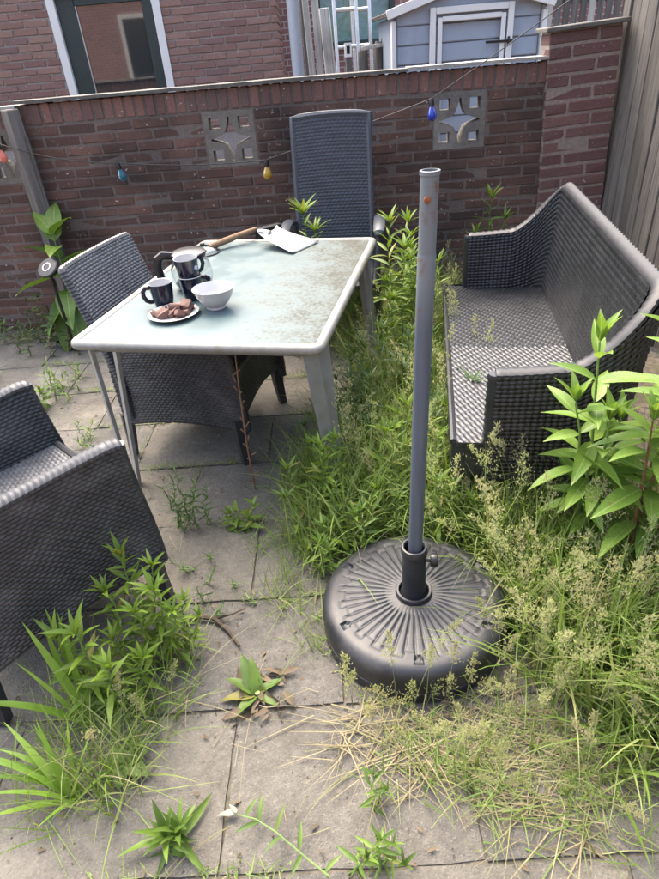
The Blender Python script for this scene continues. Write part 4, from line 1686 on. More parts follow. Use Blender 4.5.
def leaf_tpl(kind='lance', k=6, fold=.16, droop=.25, wmax=.5):
    """leaf of unit length along +x, half width wmax/2... returns V,F"""
    vs, fs = [], []
    for i in range(k + 1):
        s = i / k
        if kind == 'lance':
            w = math.sin(PI * min(1, s * 1.0) ** .75) ** .9
        elif kind == 'broad':
            w = math.sin(PI * s ** .62) ** .7
        elif kind == 'strap':
            w = min(1, s * 6 + .5) * (1 - s ** 2.2) + .02
        w = max(w, .02) * wmax / 2
        z = -droop * s * s
        for y in (-1, 0, 1):
            vs.append((s, y * w, z + abs(y) * fold * w * 2 + (.02 * math.sin(9 * s + y) if kind == 'broad' else 0)))
    for i in range(k):
        for j in (0, 1):
            fs.append((i * 3 + j, (i + 1) * 3 + j, (i + 1) * 3 + j + 1, i * 3 + j + 1))
    return np.array(vs), np.array(fs)


LT_ = {'dock': leaf_tpl('broad', 8, .16, .35, .5), 'narrow': leaf_tpl('lance', 6, .2, .3, .17), 'lance': leaf_tpl('lance', 6, .25, .28, .19), 'shrub': leaf_tpl('lance', 7, .22, .2, .30),
       'broad': leaf_tpl('broad', 7, .18, .35, .38), 'round': leaf_tpl('broad', 6, .12, .25, .7), 'strap': leaf_tpl('strap', 9, .3, .0, .09)}
LEAFMESH = {}


def leaf_mesh(kind, mat):
    key = (kind, mat)
    if key not in LEAFMESH:
        V, F = LT_[kind]
        me = make_mesh('leaf', V, F, True, None)
        me.materials.append(M[mat])
        LEAFMESH[key] = me
    return LEAFMESH[key]


def leaf_matrix(pos, az, el, size, roll=0.0):
    return (Matrix.Translation(pos) @ Matrix.Rotation(az, 4, 'Z') @ Matrix.Rotation(-el, 4, 'Y') @ Matrix.Rotation(roll, 4, 'X') @ Matrix.Diagonal((size, size, size, 1)))


def leaves_joined(name, kind, mats, mat, parent):
    V0, F0 = LT_[kind]
    A = np.array([np.array(m) for m in mats])
    P = np.einsum('nij,vj->nvi', A[:, :3, :3], V0) + A[:, None, :3, 3]
    n, v = P.shape[:2]
    F = (F0[None] + (np.arange(n) * v)[:, None, None]).reshape(-1, 4)
    tint = np.repeat(rng.random(n), v)
    o = link(name, make_mesh(name, P.reshape(-1, 3), F, True, None, tint), mat, parent)
    return tag(o, kind='stuff')


def leaves_single(kind, mats, mat, parent):
    me = leaf_mesh(kind, mat)
    for m in mats:
        o = bpy.data.objects.new('leaf', me)
        COL.objects.link(o)
        o.parent = parent
        o.matrix_local = m


def stem_curve(h, lx, ly, n=6, wob=.01):
    return [Vector((lx * (i / n) ** 1.5 + rnd.uniform(-wob, wob) * (i > 0), ly * (i / n) ** 1.5 + rnd.uniform(-wob, wob) * (i > 0), h * i / n)) for i in range(n + 1)]


def along(pts, s):
    k = s * (len(pts) - 1)
    i = min(int(k), len(pts) - 2)
    return pts[i].lerp(pts[i + 1], k - i)


def weed(label, base, stems, kind='narrow', mat='leaf_fresh', single=False, name='leafy_weed', cat='weed', group=None, stem_mat='stem_green', per=90, tuft=7):
    """stems: list of (dx, dy, height, leanx, leany, leaf length)"""
    o = thing(name, label, cat, (base[0], base[1], 0), 0, group)
    allm = []
    for dx, dy, h, lx, ly, ll in stems:
        sb = MB()
        pts = [p + Vector((dx, dy, 0)) for p in stem_curve(h, lx, ly)]
        sb.tube(pts, [lerp(.0035, .0015, i / 6) for i in range(7)], 5)
        sb.build('stem', stem_mat, o)
        n = max(8, int(h * per))
        az = rnd.uniform(0, 6.3)
        for i in range(n):
            s = .08 + .9 * i / n
            az += 2.4 + rnd.uniform(-.3, .3)
            el = lerp(-.15, .95, s ** 1.6) + rnd.uniform(-.22, .22)
            size = ll * (1.0 - .45 * s ** 3) * (.5 + .5 * min(1, s * 3)) * rnd.uniform(.5, 1.2)
            allm.append(leaf_matrix(along(pts, s), az, el + rnd.uniform(-.15, .15), size, rnd.uniform(-.8, .8)))
        for i in range(tuft):
            az += 2.4
            allm.append(leaf_matrix(pts[-1], az, rnd.uniform(.75, 1.35), ll * rnd.uniform(.5, .85), rnd.uniform(-.4, .4)))
    if single:
        leaves_single(kind, allm, mat, o)
    else:
        leaves_joined('foliage', kind, allm, mat, o)
    return o


def blades(name, xy, length, width, lean, heading, bend, mat, parent=None, seg=5, z0=-.01, kind='stuff'):
    """vectorised grass blades"""
    n = len(xy)
    S = np.linspace(0, 1, seg + 1)
    th = lean[:, None] + bend[:, None] * S[None, :]
    ds = length[:, None] / seg
    hx = np.cumsum(np.concatenate([np.zeros((n, 1)), np.sin(th[:, :-1]) * ds], 1), 1)
    hz = np.cumsum(np.concatenate([np.zeros((n, 1)), np.cos(th[:, :-1]) * ds], 1), 1)
    cx, sx = np.cos(heading)[:, None], np.sin(heading)[:, None]
    X = xy[:, 0:1] + cx * hx
    Y = xy[:, 1:2] + sx * hx
    Z = np.maximum(hz + z0, .003 + rng.random((n, 1)) * .012)
    w = width[:, None] * (1 - S[None, :] ** 1.7) * .5 + .0003
    tw = heading[:, None] + PI / 2 + rng.uniform(-.7, .7, (n, 1))
    A = np.stack([X - np.cos(tw) * w, Y - np.sin(tw) * w, Z], -1)
    B = np.stack([X + np.cos(tw) * w, Y + np.sin(tw) * w, Z + w * .4], -1)
    V = np.stack([A, B], 2).reshape(n, -1, 3)
    k = 2 * (seg + 1)
    f = np.array([(2 * i, 2 * i + 1, 2 * i + 3, 2 * i + 2) for i in range(seg)])
    F = (f[None] + (np.arange(n) * k)[:, None, None]).reshape(-1, 4)
    tint = np.repeat(rng.random(n), k)
    o = link(name, make_mesh(name, V.reshape(-1, 3), F, True, None, tint), mat, parent)
    if kind:
        tag(o, kind=kind)
    return o


def in_poly(x, y, poly):
    c = np.zeros(len(x), bool)
    n = len(poly)
    for i in range(n):
        x0, y0 = poly[i]
        x1, y1 = poly[(i + 1) % n]
        k = ((y0 > y) != (y1 > y)) & (x < (x1 - x0) * (y - y0) / (y1 - y0 + 1e-12) + x0)
        c ^= k
    return c


def scatter(poly, n, base_r=0.245):
    P = np.array(poly)
    out = np.zeros((0, 2))
    while len(out) < n:
        q = rng.uniform(P.min(0), P.max(0), (n * 3, 2))
        m = in_poly(q[:, 0], q[:, 1], poly) & (np.hypot(q[:, 0] - PXY[0], q[:, 1] - PXY[1]) > base_r + .03)
        out = np.concatenate([out, q[m]])
    return out[:n]


def clump(poly, nclump, per, spread):
    c = scatter(poly, nclump)
    p = np.repeat(c, per, 0) + rng.normal(0, spread, (nclump * per, 2))
    m = np.hypot(p[:, 0] - PXY[0], p[:, 1] - PXY[1]) > .272
    return p[m]


# ------------------------------------------------------------------ grass
G1 = [(-.02, 2.0), (-.02, 1.62), (.12, 1.5), (.46, 1.42), (.55, 1.6), (.72, 2.4), (.85, 3.1), (.95, 3.9), (.35, 3.9), (.33, 3.1), (.1, 2.4)]
G2 = [(.44, 1.6), (1.0, 1.6), (1.35, 1.6), (1.35, .5), (.86, .62), (.66, .80), (.50, .92), (.47, 1.12), (.50, 1.35)]
G3 = [(.28, .86), (.50, .95), (.72, .74), (.45, .64), (.15, .76), (.05, .88)]
G4 = [(.33, 3.1), (-.2, 3.25), (-.5, 3.5), (-.5, 3.9), (.4, 3.9)]


def grass_patch(name, label, poly, nclump, per, spread, l0, l1, w0, w1, lean=.5, bend=1.2, mat='grass'):
    p = clump(poly, nclump, per, spread)
    n = len(p)
    o = blades(name, p, l0 + (l1 - l0) * rng.random(n), w0 + (w1 - w0) * rng.random(n) ** 2.2, np.abs(rng.normal(0, lean, n)), rng.uniform(0, 2 * PI, n),
               rng.uniform(.1, bend, n), mat)
    tag(o, label, 'grass')
    return o


grass_patch('grass', 'long loose grass between the table and the woven bench', G1, 300, 26, .05, .14, .48, .003, .013, .45, 1.7)
grass_patch('grass', 'tall lush grass at the right in front of the woven bench', G2, 230, 26, .045, .12, .48, .003, .014, .45, 1.7)
grass_patch('grass', 'fine grass mixed into the weeds beside the front left armchair', [(-.82, .78), (-.62, .72), (-.46, 1.05), (-.48, 1.24), (-.62, 1.28), (-.78, 1.1)], 32, 14, .035, .08, .30, .0015, .006, .5, 1.5)
grass_patch('grass', 'sparse grass creeping over the slabs left of the parasol base', [(-.30, 1.62), (-.18, 1.25), (-.07, 1.12), (-.05, 1.4), (-.02, 1.6), (-.1, 1.75)], 30, 9, .03, .05, .22, .0015, .005, .7, 1.4)
grass_patch('grass', 'wispy grass along the foot of the right table leg', [(-.2, 1.6), (.02, 1.5), (.15, 1.6), (.05, 2.1), (-.15, 2.0)], 60, 16, .04, .12, .36, .0015, .005, .4, 1.4)
grass_patch('grass', 'thin grass behind the table around the tall chair', G4, 40, 20, .05, .2, .45, .003, .006)
grass_patch('grass', 'low grass fringe in front of the parasol base', G3, 36, 14, .045, .06, .2, .002, .005, .8, 1.4)
# flattened straw in front of the parasol base
p = clump([(.02, .92), (.45, .93), (.62, .72), (.45, .62), (.2, .74), (0.0, .84)], 34, 12, .045)
n = len(p)
hd = rng.normal(.1, .7, n) + np.where(rng.random(n) < .5, 0, PI)
o = blades('straw', p, rng.uniform(.08, .22, n), rng.uniform(.0015, .0035, n), rng.uniform(1.2, 1.52, n), hd, rng.uniform(0, .25, n), 'straw')
tag(o, 'pale flattened straw lying in front of the parasol base', 'straw')


def panicles(name, label, spots_, hmin, hmax, lean, size=(.11, .19)):
    """flowering grass: thin culm and an open head of tiny spikelets"""
    V, F, T = [], [], []
    q0 = np.array([(0, 0, 0), (.0019, 0, .004), (0, 0, .0105), (-.0019, 0, .004)])
    Vq, Fq, Tq = [], [], []
    k = 0
    sb = MB()
    for (x, y) in spots_:
        h = rnd.uniform(hmin, hmax)
        az = rnd.uniform(0, 2 * PI)
        ln = abs(rnd.gauss(0, lean)) + .05
        pts = []
        px, pz = 0.0, 0.0
        nseg = 9
        for i in range(nseg + 1):
            pts.append(Vector((x + math.cos(az) * px, y + math.sin(az) * px, pz)))
            th = ln * (.3 + 1.3 * (i / nseg) ** 1.5)
            px += math.sin(th) * h / nseg
            pz += math.cos(th) * h / nseg
        sb.tube(pts, [lerp(.0011, .0005, i / nseg) for i in range(nseg + 1)], 3, False)
        hl = rnd.uniform(*size)
        tint = rnd.random()
        nb = 26
        for b_ in range(nb):
            s = b_ / nb
            p0 = along(pts, 1 - hl / h * (1 - s))
            bl = hl * .40 * (1 - s * .85) * rnd.uniform(.6, 1.1)
            ba = rnd.uniform(0, 2 * PI)
            be = rnd.uniform(.35, 1.05)
            dv = Vector((math.cos(ba) * math.cos(be), math.sin(ba) * math.cos(be), math.sin(be)))
            for sp in range(6):
                c = p0 + dv * bl * (sp + 1.2) / 6 + Vector((rnd.uniform(-.004, .004), rnd.uniform(-.004, .004), rnd.uniform(-.003, .003)))
                m = Matrix.Rotation(rnd.uniform(0, 6.3), 3, 'Z') @ Matrix.Rotation(rnd.uniform(-1.0, 1.0), 3, 'Y')
                R3 = np.array(m) * rnd.uniform(.7, 1.25)
                Vq.append(q0 @ R3.T + np.array(c))
                Fq.append((k, k + 1, k + 2, k + 3))
                Tq += [tint + rnd.uniform(-.1, .1)] * 4
                k += 4
    root = link(name, make_mesh(name, np.concatenate(Vq), np.array(Fq), False, None, np.array(Tq)), 'seed')
    tag(root, label, 'grass', None, 'stuff')
    c = sb.build('culm', 'seed', root, True, None)
    tag(c, kind='stuff')
    return root


panicles('seed_grass', 'pale feathery grass seed heads around and right of the parasol base', [tuple(v) for v in scatter(G2, 125)] +
         [(.50 + rnd.uniform(-.03, .1), 1.05 + rnd.uniform(-.15, .3)) for _ in range(25)], .22, .56, .35)
panicles('seed_grass', 'pale feathery grass seed heads between table and bench', [tuple(v) for v in scatter(G1, 120)], .25, .55, .3)
panicles('seed_grass', 'short pale seed heads low in front of the parasol base', [tuple(v) for v in scatter(G3, 26)] + [(.05, .93), (.2, .95), (.3, .93), (.12, .94), (.0, .97), (.26, .955), (.36, .97), (.16, .94), (.42, 1.02)] * 2, .12, .32, .5, (.06, .11))
panicles('seed_grass', 'few short seed heads beside the left leafy weeds', [(-.60, .92), (-.55, .95), (-.72, 1.0), (-.5, .98), (-.66, .88)], .14, .24, .6, (.05, .09))

# ------------------------------------------------------------------ leafy weeds


def rs_stems(n, spread, h0, h1, lean, ll):
    return [(rnd.gauss(0, spread), rnd.gauss(0, spread), rnd.uniform(h0, h1), rnd.uniform(-lean, lean), rnd.uniform(-lean, lean), ll * rnd.uniform(.85, 1.15)) for _ in range(n)]


weed('bright green bushy weed against the side of the front left armchair', (-.60, 1.20),
     [(0.0, .03, .36, -.01, .03, .10), (.06, -.01, .30, .02, 0, .09), (.09, -.05, .24, .03, 0, .08), (.02, -.05, .27, .01, -.02, .09), (-.04, -.02, .31, -.02, 0, .10), (.1, .02, .2, .03, .01, .07), (.03, .03, .33, .03, .02, .08), (.12, -.02, .17, .05, 0, .07), (-.02, -.07, .2, -.02, -.03, .08)],
     'lance', 'leaf_fresh', True, per=105)
weed('bright green leafy weed in front of the bushy one at lower left', (-.69, 1.03),
     [(0, 0, .30, 0, .02, .11), (.05, -.03, .24, .02, -.01, .10), (-.05, .03, .27, -.02, 0, .10), (.09, .02, .18, .04, 0, .09)], 'lance', 'leaf_fresh', True, per=110)
weed('leafy green weed at the foot of the right table leg', (-.08, 1.74), rs_stems(7, .06, .26, .40, .05, .075), 'lance', 'leaf_fresh', False, per=75)
weed('leafy green weed beside the parasol pole left of the base', (.05, 1.62), rs_stems(6, .07, .18, .32, .05, .07), 'lance', 'leaf_weed', False, per=75)
weed('low leafy weed spilling onto the slab left of the parasol base', (-.06, 1.53), rs_stems(7, .06, .12, .22, .07, .08), 'lance', 'leaf_weed', False, per=100)
weed('tall leafy weed right of the table far corner', (.44, 3.05), rs_stems(6, .07, .55, .80, .05, .13), 'narrow', 'leaf_fresh', False, per=60)
weed('tall leafy weed behind the parasol pole top', (.55, 3.05), rs_stems(6, .07, .42, .62, .05, .10), 'narrow', 'leaf_fresh', False, per=60)
weed('leafy weed beside the far end of the woven bench', (.64, 3.42), rs_stems(5, .06, .40, .54, .05, .10), 'narrow', 'leaf_weed', False, per=60)
weed('grey green feathery weed along the right side of the table', (.30, 2.45), rs_stems(9, .13, .3, .46, .06, .09), 'narrow', 'leaf_dark', False, per=90)
weed('grey green feathery weed under the right table edge', (.12, 2.15), rs_stems(8, .10, .25, .42, .06, .08), 'narrow', 'leaf_dark', False, per=90)
weed('dark bushy weed in the middle of the long grass', (.45, 2.05), rs_stems(8, .12, .25, .4, .06, .09), 'narrow', 'leaf_dark', False, per=80)
weed('leafy weed standing at the brick wall beyond the bench', (1.085, 3.72), [(0, 0, .70, .01, 0, .14), (.05, -.03, .58, .03, 0, .13), (-.05, 0, .5, -.03, 0, .13)], 'narrow', 'leaf_weed', False, per=50)
weed('single leafy shoot rising behind the far table edge', (-.03, 3.28), [(0, 0, .80, 0, 0, .15), (.03, .03, .70, .02, 0, .13)], 'narrow', 'leaf_fresh', True, per=28, tuft=14)
weed('wispy upright weed in the slab joint between armchair and table', (-.57, 1.78), [(0, 0, .30, .0, .0, .05), (.03, 0, .22, .02, 0, .05), (-.04, .01, .2, -.02, 0, .05), (.06, .02, .17, .03, 0, .05), (-.02, -.02, .24, 0, 0, .05)],
     'narrow', 'leaf_dark', False, per=150, tuft=3)
weed('small yellow green weed right of the wispy one', (-.372, 1.77), rs_stems(5, .03, .06, .12, .03, .05), 'broad', 'leaf_fresh', True, per=90, tuft=3)
weed('low creeping weed on the pale slab beside the twig', (-.44, 1.50), rs_stems(9, .09, .03, .09, .05, .035), 'narrow', 'leaf_dark', False, per=180, tuft=2)
weed('tiny weed tuft in the slab joint left of the table leg', (-1.46, 3.05), rs_stems(9, .09, .05, .16, .05, .07), 'narrow', 'leaf_weed', False, per=80, tuft=3)
weed('small green weed between the slabs above the front armchair', (-1.56, 2.86), rs_stems(5, .03, .08, .14, .04, .07), 'broad', 'leaf_weed', True, per=60, tuft=3)
weed('tiny weed beside the near left table leg', (-1.17, 2.5), rs_stems(5, .04, .04, .10, .04, .05), 'narrow', 'leaf_weed', False, per=90, tuft=3)
weed('weed tuft cut by the left edge of the paving', (-2.02, 3.28), rs_stems(6, .05, .08, .18, .05, .08), 'narrow', 'leaf_dark', False, per=80, tuft=3)
weed('brownish low bush at the foot of the left wall', (-1.72, 3.72), rs_stems(12, .10, .12, .34, .06, .06), 'broad', 'leaf_dark', False, per=70, tuft=3, stem_mat='stem_brown')
weed('mossy weed strip at the base of the left wall', (-2.05, 3.9), rs_stems(10, .10, .05, .16, .05, .06), 'narrow', 'leaf_dark', False, per=100, tuft=3)
weed('bunch of upright folded leaves at the bottom of the picture', (-.455, .655), [(0, 0, .03, .01, .02, .12), (.015, .01, .03, .02, .02, .11)], 'lance', 'leaf_weed', True, per=90, tuft=9)
weed('green leafy weed creeping in at the bottom centre', (-.01, .60), rs_stems(4, .05, .05, .11, .05, .055), 'lance', 'leaf_weed', True, per=80, tuft=4)
weed('small pale leaved weed in front of the parasol base', (.03, .70), [(0, 0, .10, 0, .03, .05), (.01, .02, .06, .02, 0, .04)], 'lance', 'leaf_weed', True, per=90, tuft=4)

weed('bright leafy weed in the grass between table corner and pole', (.36, 2.80), rs_stems(7, .10, .34, .52, .06, .09), 'narrow', 'leaf_fresh', False, per=60)
weed('bright leafy weed at the front of the woven bench', (.46, 2.35), rs_stems(6, .08, .16, .28, .05, .07), 'narrow', 'leaf_weed', False, per=65)
weed('leafy weed behind the parasol pole in the long grass', (.30, 1.85), rs_stems(8, .1, .22, .38, .06, .09), 'lance', 'leaf_fresh', False, per=75)
weed('broad clump of light weeds close behind the parasol base', (.42, 1.62), rs_stems(7, .08, .18, .32, .06, .08), 'lance', 'leaf_weed', False, per=80)
# dock with big leaves by the left wall
dock = thing('dock_plant', 'big leaved dock plant growing at the foot of the wooden post', 'plant', (-1.60, 3.80, 0))
sb = MB()
st = stem_curve(.72, .02, .03)
sb.tube(st, [.008, .007, .006, .005, .004, .003, .002], 6).build('stem', 'stem_green', dock)
ms = []
for s, az, el, sz in ((.75, 2.6, .5, .22), (.6, 3.3, .1, .24), (.55, -.4, .0, .2), (.9, 1.6, 1.1, .2), (.95, 2.4, .9, .16), (.95, -.2, .9, .14), (.4, -1.2, -.6, .24), (.42, -2.3, -.4, .22),
                      (.35, -1.8, -.7, .24), (.3, -.6, -.5, .22), (.25, -2.8, -.3, .2), (.5, -1.5, -.4, .22), (.7, .6, .5, .18), (.85, -1.4, .3, .15)):
    ms.append(leaf_matrix(along(st, s), az, el, sz * 1.3, rnd.uniform(-.3, .3)))
leaves_single('dock', ms, 'leaf_dock', dock)

# rosette with dead leaves on the joint near the parasol base
ros = thing('rosette_weed', 'rosette of green leaves with withered brown leaves on the paving joint', 'plant', (-.265, 1.03, 0))
MB().tube([(0, 0, -.01), (0, 0, .02)], .008, 6).build('stem', 'stem_green', ros)
ms = [leaf_matrix(Vector((0, 0, .01)), az, el, sz, r_) for az, el, sz, r_ in ((1.7, 1.0, .10, .2), (2.6, .5, .10, .2), (.6, .35, .08, -.2), (3.2, .3, .10, .1), (-.6, .3, .07, 0), (2.1, .7, .12, -.3), (3.9, .3, .09, .2))]
leaves_single('broad', ms, 'leaf_weed', ros)
ms = [leaf_matrix(Vector((rnd.uniform(-.06, .08), rnd.uniform(-.08, .08), .012)), rnd.uniform(0, 6.3), rnd.uniform(-.02, .5), rnd.uniform(.025, .06), rnd.uniform(-1.5, 1.5)) for _ in range(38)]
leaves_single('broad', ms, 'leaf_dead', ros)

# round leaved seedling
rl = thing('seedling', 'small round leaved weed below the strap leaved tuft at lower left', 'plant', (-.60, .86, 0))
MB().tube([(0, 0, 0), (0, 0, .03)], .003, 5).build('stem', 'stem_green', rl)
ms = [leaf_matrix(Vector((0, 0, .02)), az, el, sz) for az, el, sz in ((-.5, .2, .075), (.4, .3, .06), (-1.6, .15, .065), (2.4, .4, .06), (1.4, .5, .06))]
leaves_single('round', ms, 'leaf_weed', rl)

# strap leaved tuft
strap = thing('strap_leaf_plant', 'tuft of long arching yellow green strap leaves at lower left', 'plant', (-.715, .80, 0))
strap2 = thing('strap_leaf_plant', 'tall strap leaves rising among the leafy weeds at lower left', 'plant', (-.735, 1.0, 0))


def strap_leaf(root, az, length, lean_, bend, width, off=(0, 0)):
    k = 10
    pts = []
    x = z = 0.0
    for i in range(k + 1):
        pts.append((x, z))
        th = lean_ + bend * (i / k)
        x += math.sin(th) * length / k
        z += math.cos(th) * length / k
    vs, fs = [], []
    for i, (x, z) in enumerate(pts):
        s = i / k
        w_ = width / 2 * min(1, .55 + s * 2) * (1 - s ** 2.6) + .0004
        for y in (-1, 0, 1):
            vs.append((off[0] + math.cos(az) * x - math.sin(az) * y * w_, off[1] + math.sin(az) * x + math.cos(az) * y * w_, max(z + abs(y) * w_ * .35, .004)))
    for i in range(k):
        for j in (0, 1):
            fs.append((i * 3 + j, (i + 1) * 3 + j, (i + 1) * 3 + j + 1, i * 3 + j + 1))
    link('leaf', make_mesh('leaf', vs, fs, True, None), 'strap', root)


for az, L, ln, bd_, wd_ in ((2.9, .24, .5, 1.0, .02), (3.2, .22, .7, .7, .018), (2.5, .26, .35, .9, .02), (3.6, .2, .8, .5, .017), (2.1, .24, .2, .6, .018), (3.0, .3, .8, .5, .02), (1.6, .2, .25, .5, .012), (1.0, .18, .4, .6, .010),
                            (4.2, .13, .9, .4, .010), (2.7, .16, .6, .5, .012), (.3, .12, .7, .5, .010), (3.0, .27, .25, 1.3, .014), (2.3, .2, .45, .3, .012), (3.4, .24, .45, .9, .013)):
    strap_leaf(strap, az, L, ln, bd_, wd_, (rnd.uniform(-.02, .02), rnd.uniform(-.02, .02)))
for az, L, ln, bd_, wd_ in ((2.5, .38, .22, .3, .026), (2.15, .36, .3, .15, .024), (1.7, .36, .1, .25, .02), (3.3, .36, .5, 1.0, .024), (2.0, .34, .15, .3, .022), (2.8, .28, .3, .5, .014), (.2, .30, .5, 1.3, .010), (.9, .26, .2, .6, .011)):
    strap_leaf(strap2, az, L, ln, bd_, wd_, (rnd.uniform(-.02, .02), rnd.uniform(-.02, .02)))

# fallen shoot with leaves at the bottom
sh = thing('fallen_shoot', 'thin shoot with small leaves lying on the slab at the bottom', 'plant', (-.30, .715, .012))
pts = [Vector(v) for v in ((0, 0, 0), (.05, -.02, .012), (.10, -.055, .02), (.16, -.105, .02), (.22, -.15, .01))]
MB().tube(pts, [.0012, .0015, .0016, .0018, .002], 5).build('stem', 'stem_green', sh)
ms = []
for s, az, sz in ((.12, .9, .05), (.3, 1.5, .06), (.3, 3.6, .06), (.5, 1.2, .06), (.55, -2.4, .05), (.72, 1.4, .06), (.75, -2.0, .055), (.95, .6, .05)):
    ms.append(leaf_matrix(along(pts, s), az, .45, sz, rnd.uniform(-.3, .3)))
leaves_single('lance', ms, 'leaf_weed', sh)
t = NT('leaf_silver')
t.col(srgb(120, 122, 110)).set(Roughness=.7)
M['leaf_silver'] = t.m
leaves_single('broad', [leaf_matrix(Vector((0, 0, .004)), 3.0, .1, .045, .2), leaf_matrix(Vector((.002, 0, .004)), 2.2, .2, .03, .3)], 'leaf_silver', sh)

# a pale stalk lying on the slab
o = thing('pale_stalk', 'thin pale dry stalk lying across the slab at the bottom left', 'stalk', (-.40, .62, .01))
MB().tube([(-.05, -.03, 0), (.0, .02, .006), (.06, .055, .006), (.095, .07, .004)], [.0012, .0014, .0013, .0018], 5).build('stem', 'straw', o)

# shrub with opposite light green leaves at the right edge
def shrub(label, base, tips, leaf_len, mat='leaf_shrub', stem='stem_green'):
    o = thing('broad_leaf_shrub', label, 'shrub', (base[0], base[1], 0), 0)
    B = Vector((base[0], base[1], 0))
    ms = []
    for tip, n, s0 in tips:
        sb = MB()
        T_ = Vector(tip) - B
        pts = [Vector((T_.x * s ** 1.25, T_.y * s ** 1.25, T_.z * s)) + Vector((rnd.uniform(-.006, .006), rnd.uniform(-.006, .006), 0)) * (0 < s < 1) for s in np.linspace(0, 1, 8)]
        sb.tube(pts, [lerp(.007, .0025, i / 7) for i in range(8)], 7)
        sb.build('stem', stem, o)
        az = rnd.uniform(0, 3.1)
        for i in range(n):
            s = lerp(s0, .94, i / (n - 1))
            az += PI / 2 + rnd.uniform(-.25, .25)
            L = leaf_len * (1 - .35 * max(0, (s - .75) / .25)) * rnd.uniform(.85, 1.15)
            el = lerp(.05, .75, max(0, (s - .6) / .4) ** 1.3)
            for k in (0, PI):
                ms.append(leaf_matrix(along(pts, s), az + k + rnd.uniform(-.15, .15), el + rnd.uniform(-.2, .2), L, rnd.uniform(-.25, .25)))
        for k in range(5):
            ms.append(leaf_matrix(pts[-1], az + k * 1.3, rnd.uniform(1.05, 1.4), leaf_len * rnd.uniform(.45, .65)))
    leaves_single('shrub', ms, mat, o)
    return o


shrub('light green broad leaved shrub in front of the near bench arm', (.80, 1.42),
      [((.700, 1.36, .86), 8, .38), ((.655, 1.34, .70), 7, .35), ((.735, 1.30, .66), 7, .3), ((.80, 1.36, .62), 6, .3)], .15)
shrub('light green broad leaved shrub cut off by the right picture edge', (.90, 1.32),
      [((.86, 1.22, .92), 9, .4), ((.92, 1.36, .98), 9, .4), ((.80, 1.22, .70), 7, .35), ((.95, 1.18, .8), 8, .3)], .165, 'leaf_shrub', 'stem_brown')
# vine leaves above the ladders
vine = thing('vine', 'green vine leaves hanging in front of the ladders at the top', 'vine', (0.49, 5.7, 1.98))
MB().tube([(-.02, 0, .2), (0, 0, .05), (.01, -.01, -.02)], .004, 5).build('stem', 'stem_green', vine)
ms = [leaf_matrix(Vector((0, -.02, .02)), az, el, sz, rnd.uniform(-.5, .5)) for az, el, sz in ((-1.9, -.9, .12), (-.9, -.7, .10), (-2.6, -.5, .11), (-1.4, -1.3, .1), (-.3, -.5, .1))]
leaves_single('round', ms, 'leaf_fresh', vine)

# ------------------------------------------------------------------ small stuff in the joints and on the slabs
jp = []
for j in range(-3, 7):
    y = ROW0 + j * SD
    for k in range(900):
        x = rnd.uniform(-2.3, .35)
        if math.sin(x * 7 + j * 2.1) + math.sin(x * 17 + j) * .6 + rnd.uniform(-.5, .5) > .5:
            a = -0.03
            jp.append((x + (y - ROW0) * .03, y + x * a + rnd.gauss(0, .008)))
    for i in range(-5, 3):
        x = -0.02 + i * SW + (SW / 2 if j % 2 else 0) - SW + 0.6
        if x > .4:
            continue
        for k in range(rnd.choice((0, 0, 15, 30, 45))):
            yy = y + rnd.uniform(0, SD)
            jp.append((x + (yy - ROW0) * .03 + rnd.gauss(0, .007), yy - .03 * x))
jp = np.array([q for q in jp if math.hypot(q[0] - PXY[0], q[1] - PXY[1]) > .28])
n = len(jp)
o = blades('joint_grass', jp, rng.uniform(.015, .06, n), rng.uniform(.0015, .0035, n), np.abs(rng.normal(0, .7, n)), rng.uniform(0, 2 * PI, n), rng.uniform(.2, 1.2, n), 'grass', seg=3)
tag(o, 'sparse short grass sprouting from the joints of the paving', 'grass')
ms = []
for k in range(420):
    x, y = rnd.uniform(-1.7, .6), rnd.uniform(.5, 3.3)
    if math.hypot(x - PXY[0], y - PXY[1]) < .3:
        continue
    ms.append(leaf_matrix(Vector((x, y, rnd.uniform(.003, .007))), rnd.uniform(0, 6.3), rnd.uniform(-.1, .25), rnd.uniform(.008, .026), rnd.uniform(-.5, .5)))
o = leaves_joined('leaf_litter', 'broad', ms, 'leaf_dead', None)
tag(o, 'tiny dry leaf crumbs scattered over the paving slabs', 'litter')
p = np.stack([rng.uniform(-1.2, .4, 130), rng.uniform(.5, 2.2, 130)], 1)
p = p[np.hypot(p[:, 0] - PXY[0], p[:, 1] - PXY[1]) > .32]
n = len(p)
o = blades('loose_straw', p, rng.uniform(.025, .10, n), rng.uniform(.0008, .0018, n), rng.uniform(1.42, 1.54, n), rng.uniform(0, 2 * PI, n), rng.uniform(-.05, .1, n), 'straw', z0=.004)
tag(o, 'single pale dry grass stalks lying loose on the slabs', 'straw')

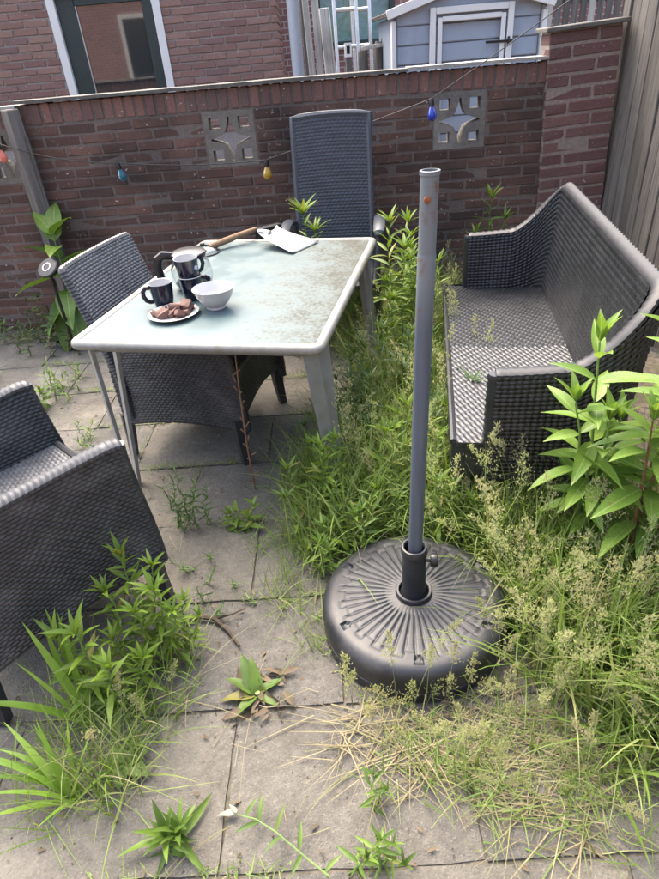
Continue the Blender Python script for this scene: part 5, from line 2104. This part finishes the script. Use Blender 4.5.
# soil crumbs and grit, thickest along the joints and under the plants
tet = np.array([(0, 0, 1.0), (.9, 0, -.35), (-.5, .8, -.3), (-.45, -.85, -.35)])
tf = np.array([(0, 1, 2), (0, 2, 3), (0, 3, 1), (1, 3, 2)])
cp = []
for k in range(3600):
    j = rnd.randrange(-3, 7)
    x = rnd.uniform(-2.1, .5)
    if rnd.random() < .62:
        q = (x, ROW0 + j * SD - .03 * x + rnd.gauss(0, .018))
    elif rnd.random() < .55:
        b_ = rnd.choice(((-.62, 1.1), (-.7, .85), (-.27, 1.02), (-.5, 1.6), (.05, .85), (-.37, 1.77), (-.1, 1.5), (-.3, 2.0)))
        q = (b_[0] + rnd.gauss(0, .09), b_[1] + rnd.gauss(0, .08))
    else:
        q = (x, rnd.uniform(.5, 3.4))
    if math.hypot(q[0] - PXY[0], q[1] - PXY[1]) > .29:
        cp.append(q)
cp = np.array(cp)
n = len(cp)
sz = rng.uniform(.0012, .0046, (n, 1, 1)) * np.array([1, 1, .6])[None, None, :]
an = rng.uniform(0, 2 * PI, n)
rot = np.zeros((n, 3, 3))
rot[:, 0, 0], rot[:, 0, 1], rot[:, 1, 0], rot[:, 1, 1], rot[:, 2, 2] = np.cos(an), -np.sin(an), np.sin(an), np.cos(an), 1
P = np.einsum('nij,vj->nvi', rot, tet) * sz
P[:, :, :2] += cp[:, None, :]
P[:, :, 2] += .0025
F = (tf[None] + (np.arange(n) * 4)[:, None, None]).reshape(-1, 3)
o = link('soil_crumbs', make_mesh('soil_crumbs', P.reshape(-1, 3), F, False), 'soil')
tag(o, 'dark soil crumbs strewn along the joints of the paving', 'soil', None, 'stuff')
# long thin stalks arching out over the slabs
sp = [(-.70, .86), (-.66, .95), (-.60, 1.0), (-.74, .8), (-.55, 1.06), (-.5, 1.1), (-.26, 1.0), (-.05, .9), (.1, .88), (.02, .8), (.2, .82)]
p = np.array([q for q in sp for _ in range(4)]) + rng.normal(0, .03, (44, 2))
n = len(p)
o = blades('stray_stalks', p, rng.uniform(.12, .34, n), rng.uniform(.0014, .003, n), rng.uniform(.3, 1.2, n), rng.uniform(-2.2, 1.6, n), rng.uniform(.3, 1.1, n), 'straw', seg=8)
tag(o, 'long thin pale stalks arching over the slabs in the foreground', 'grass')
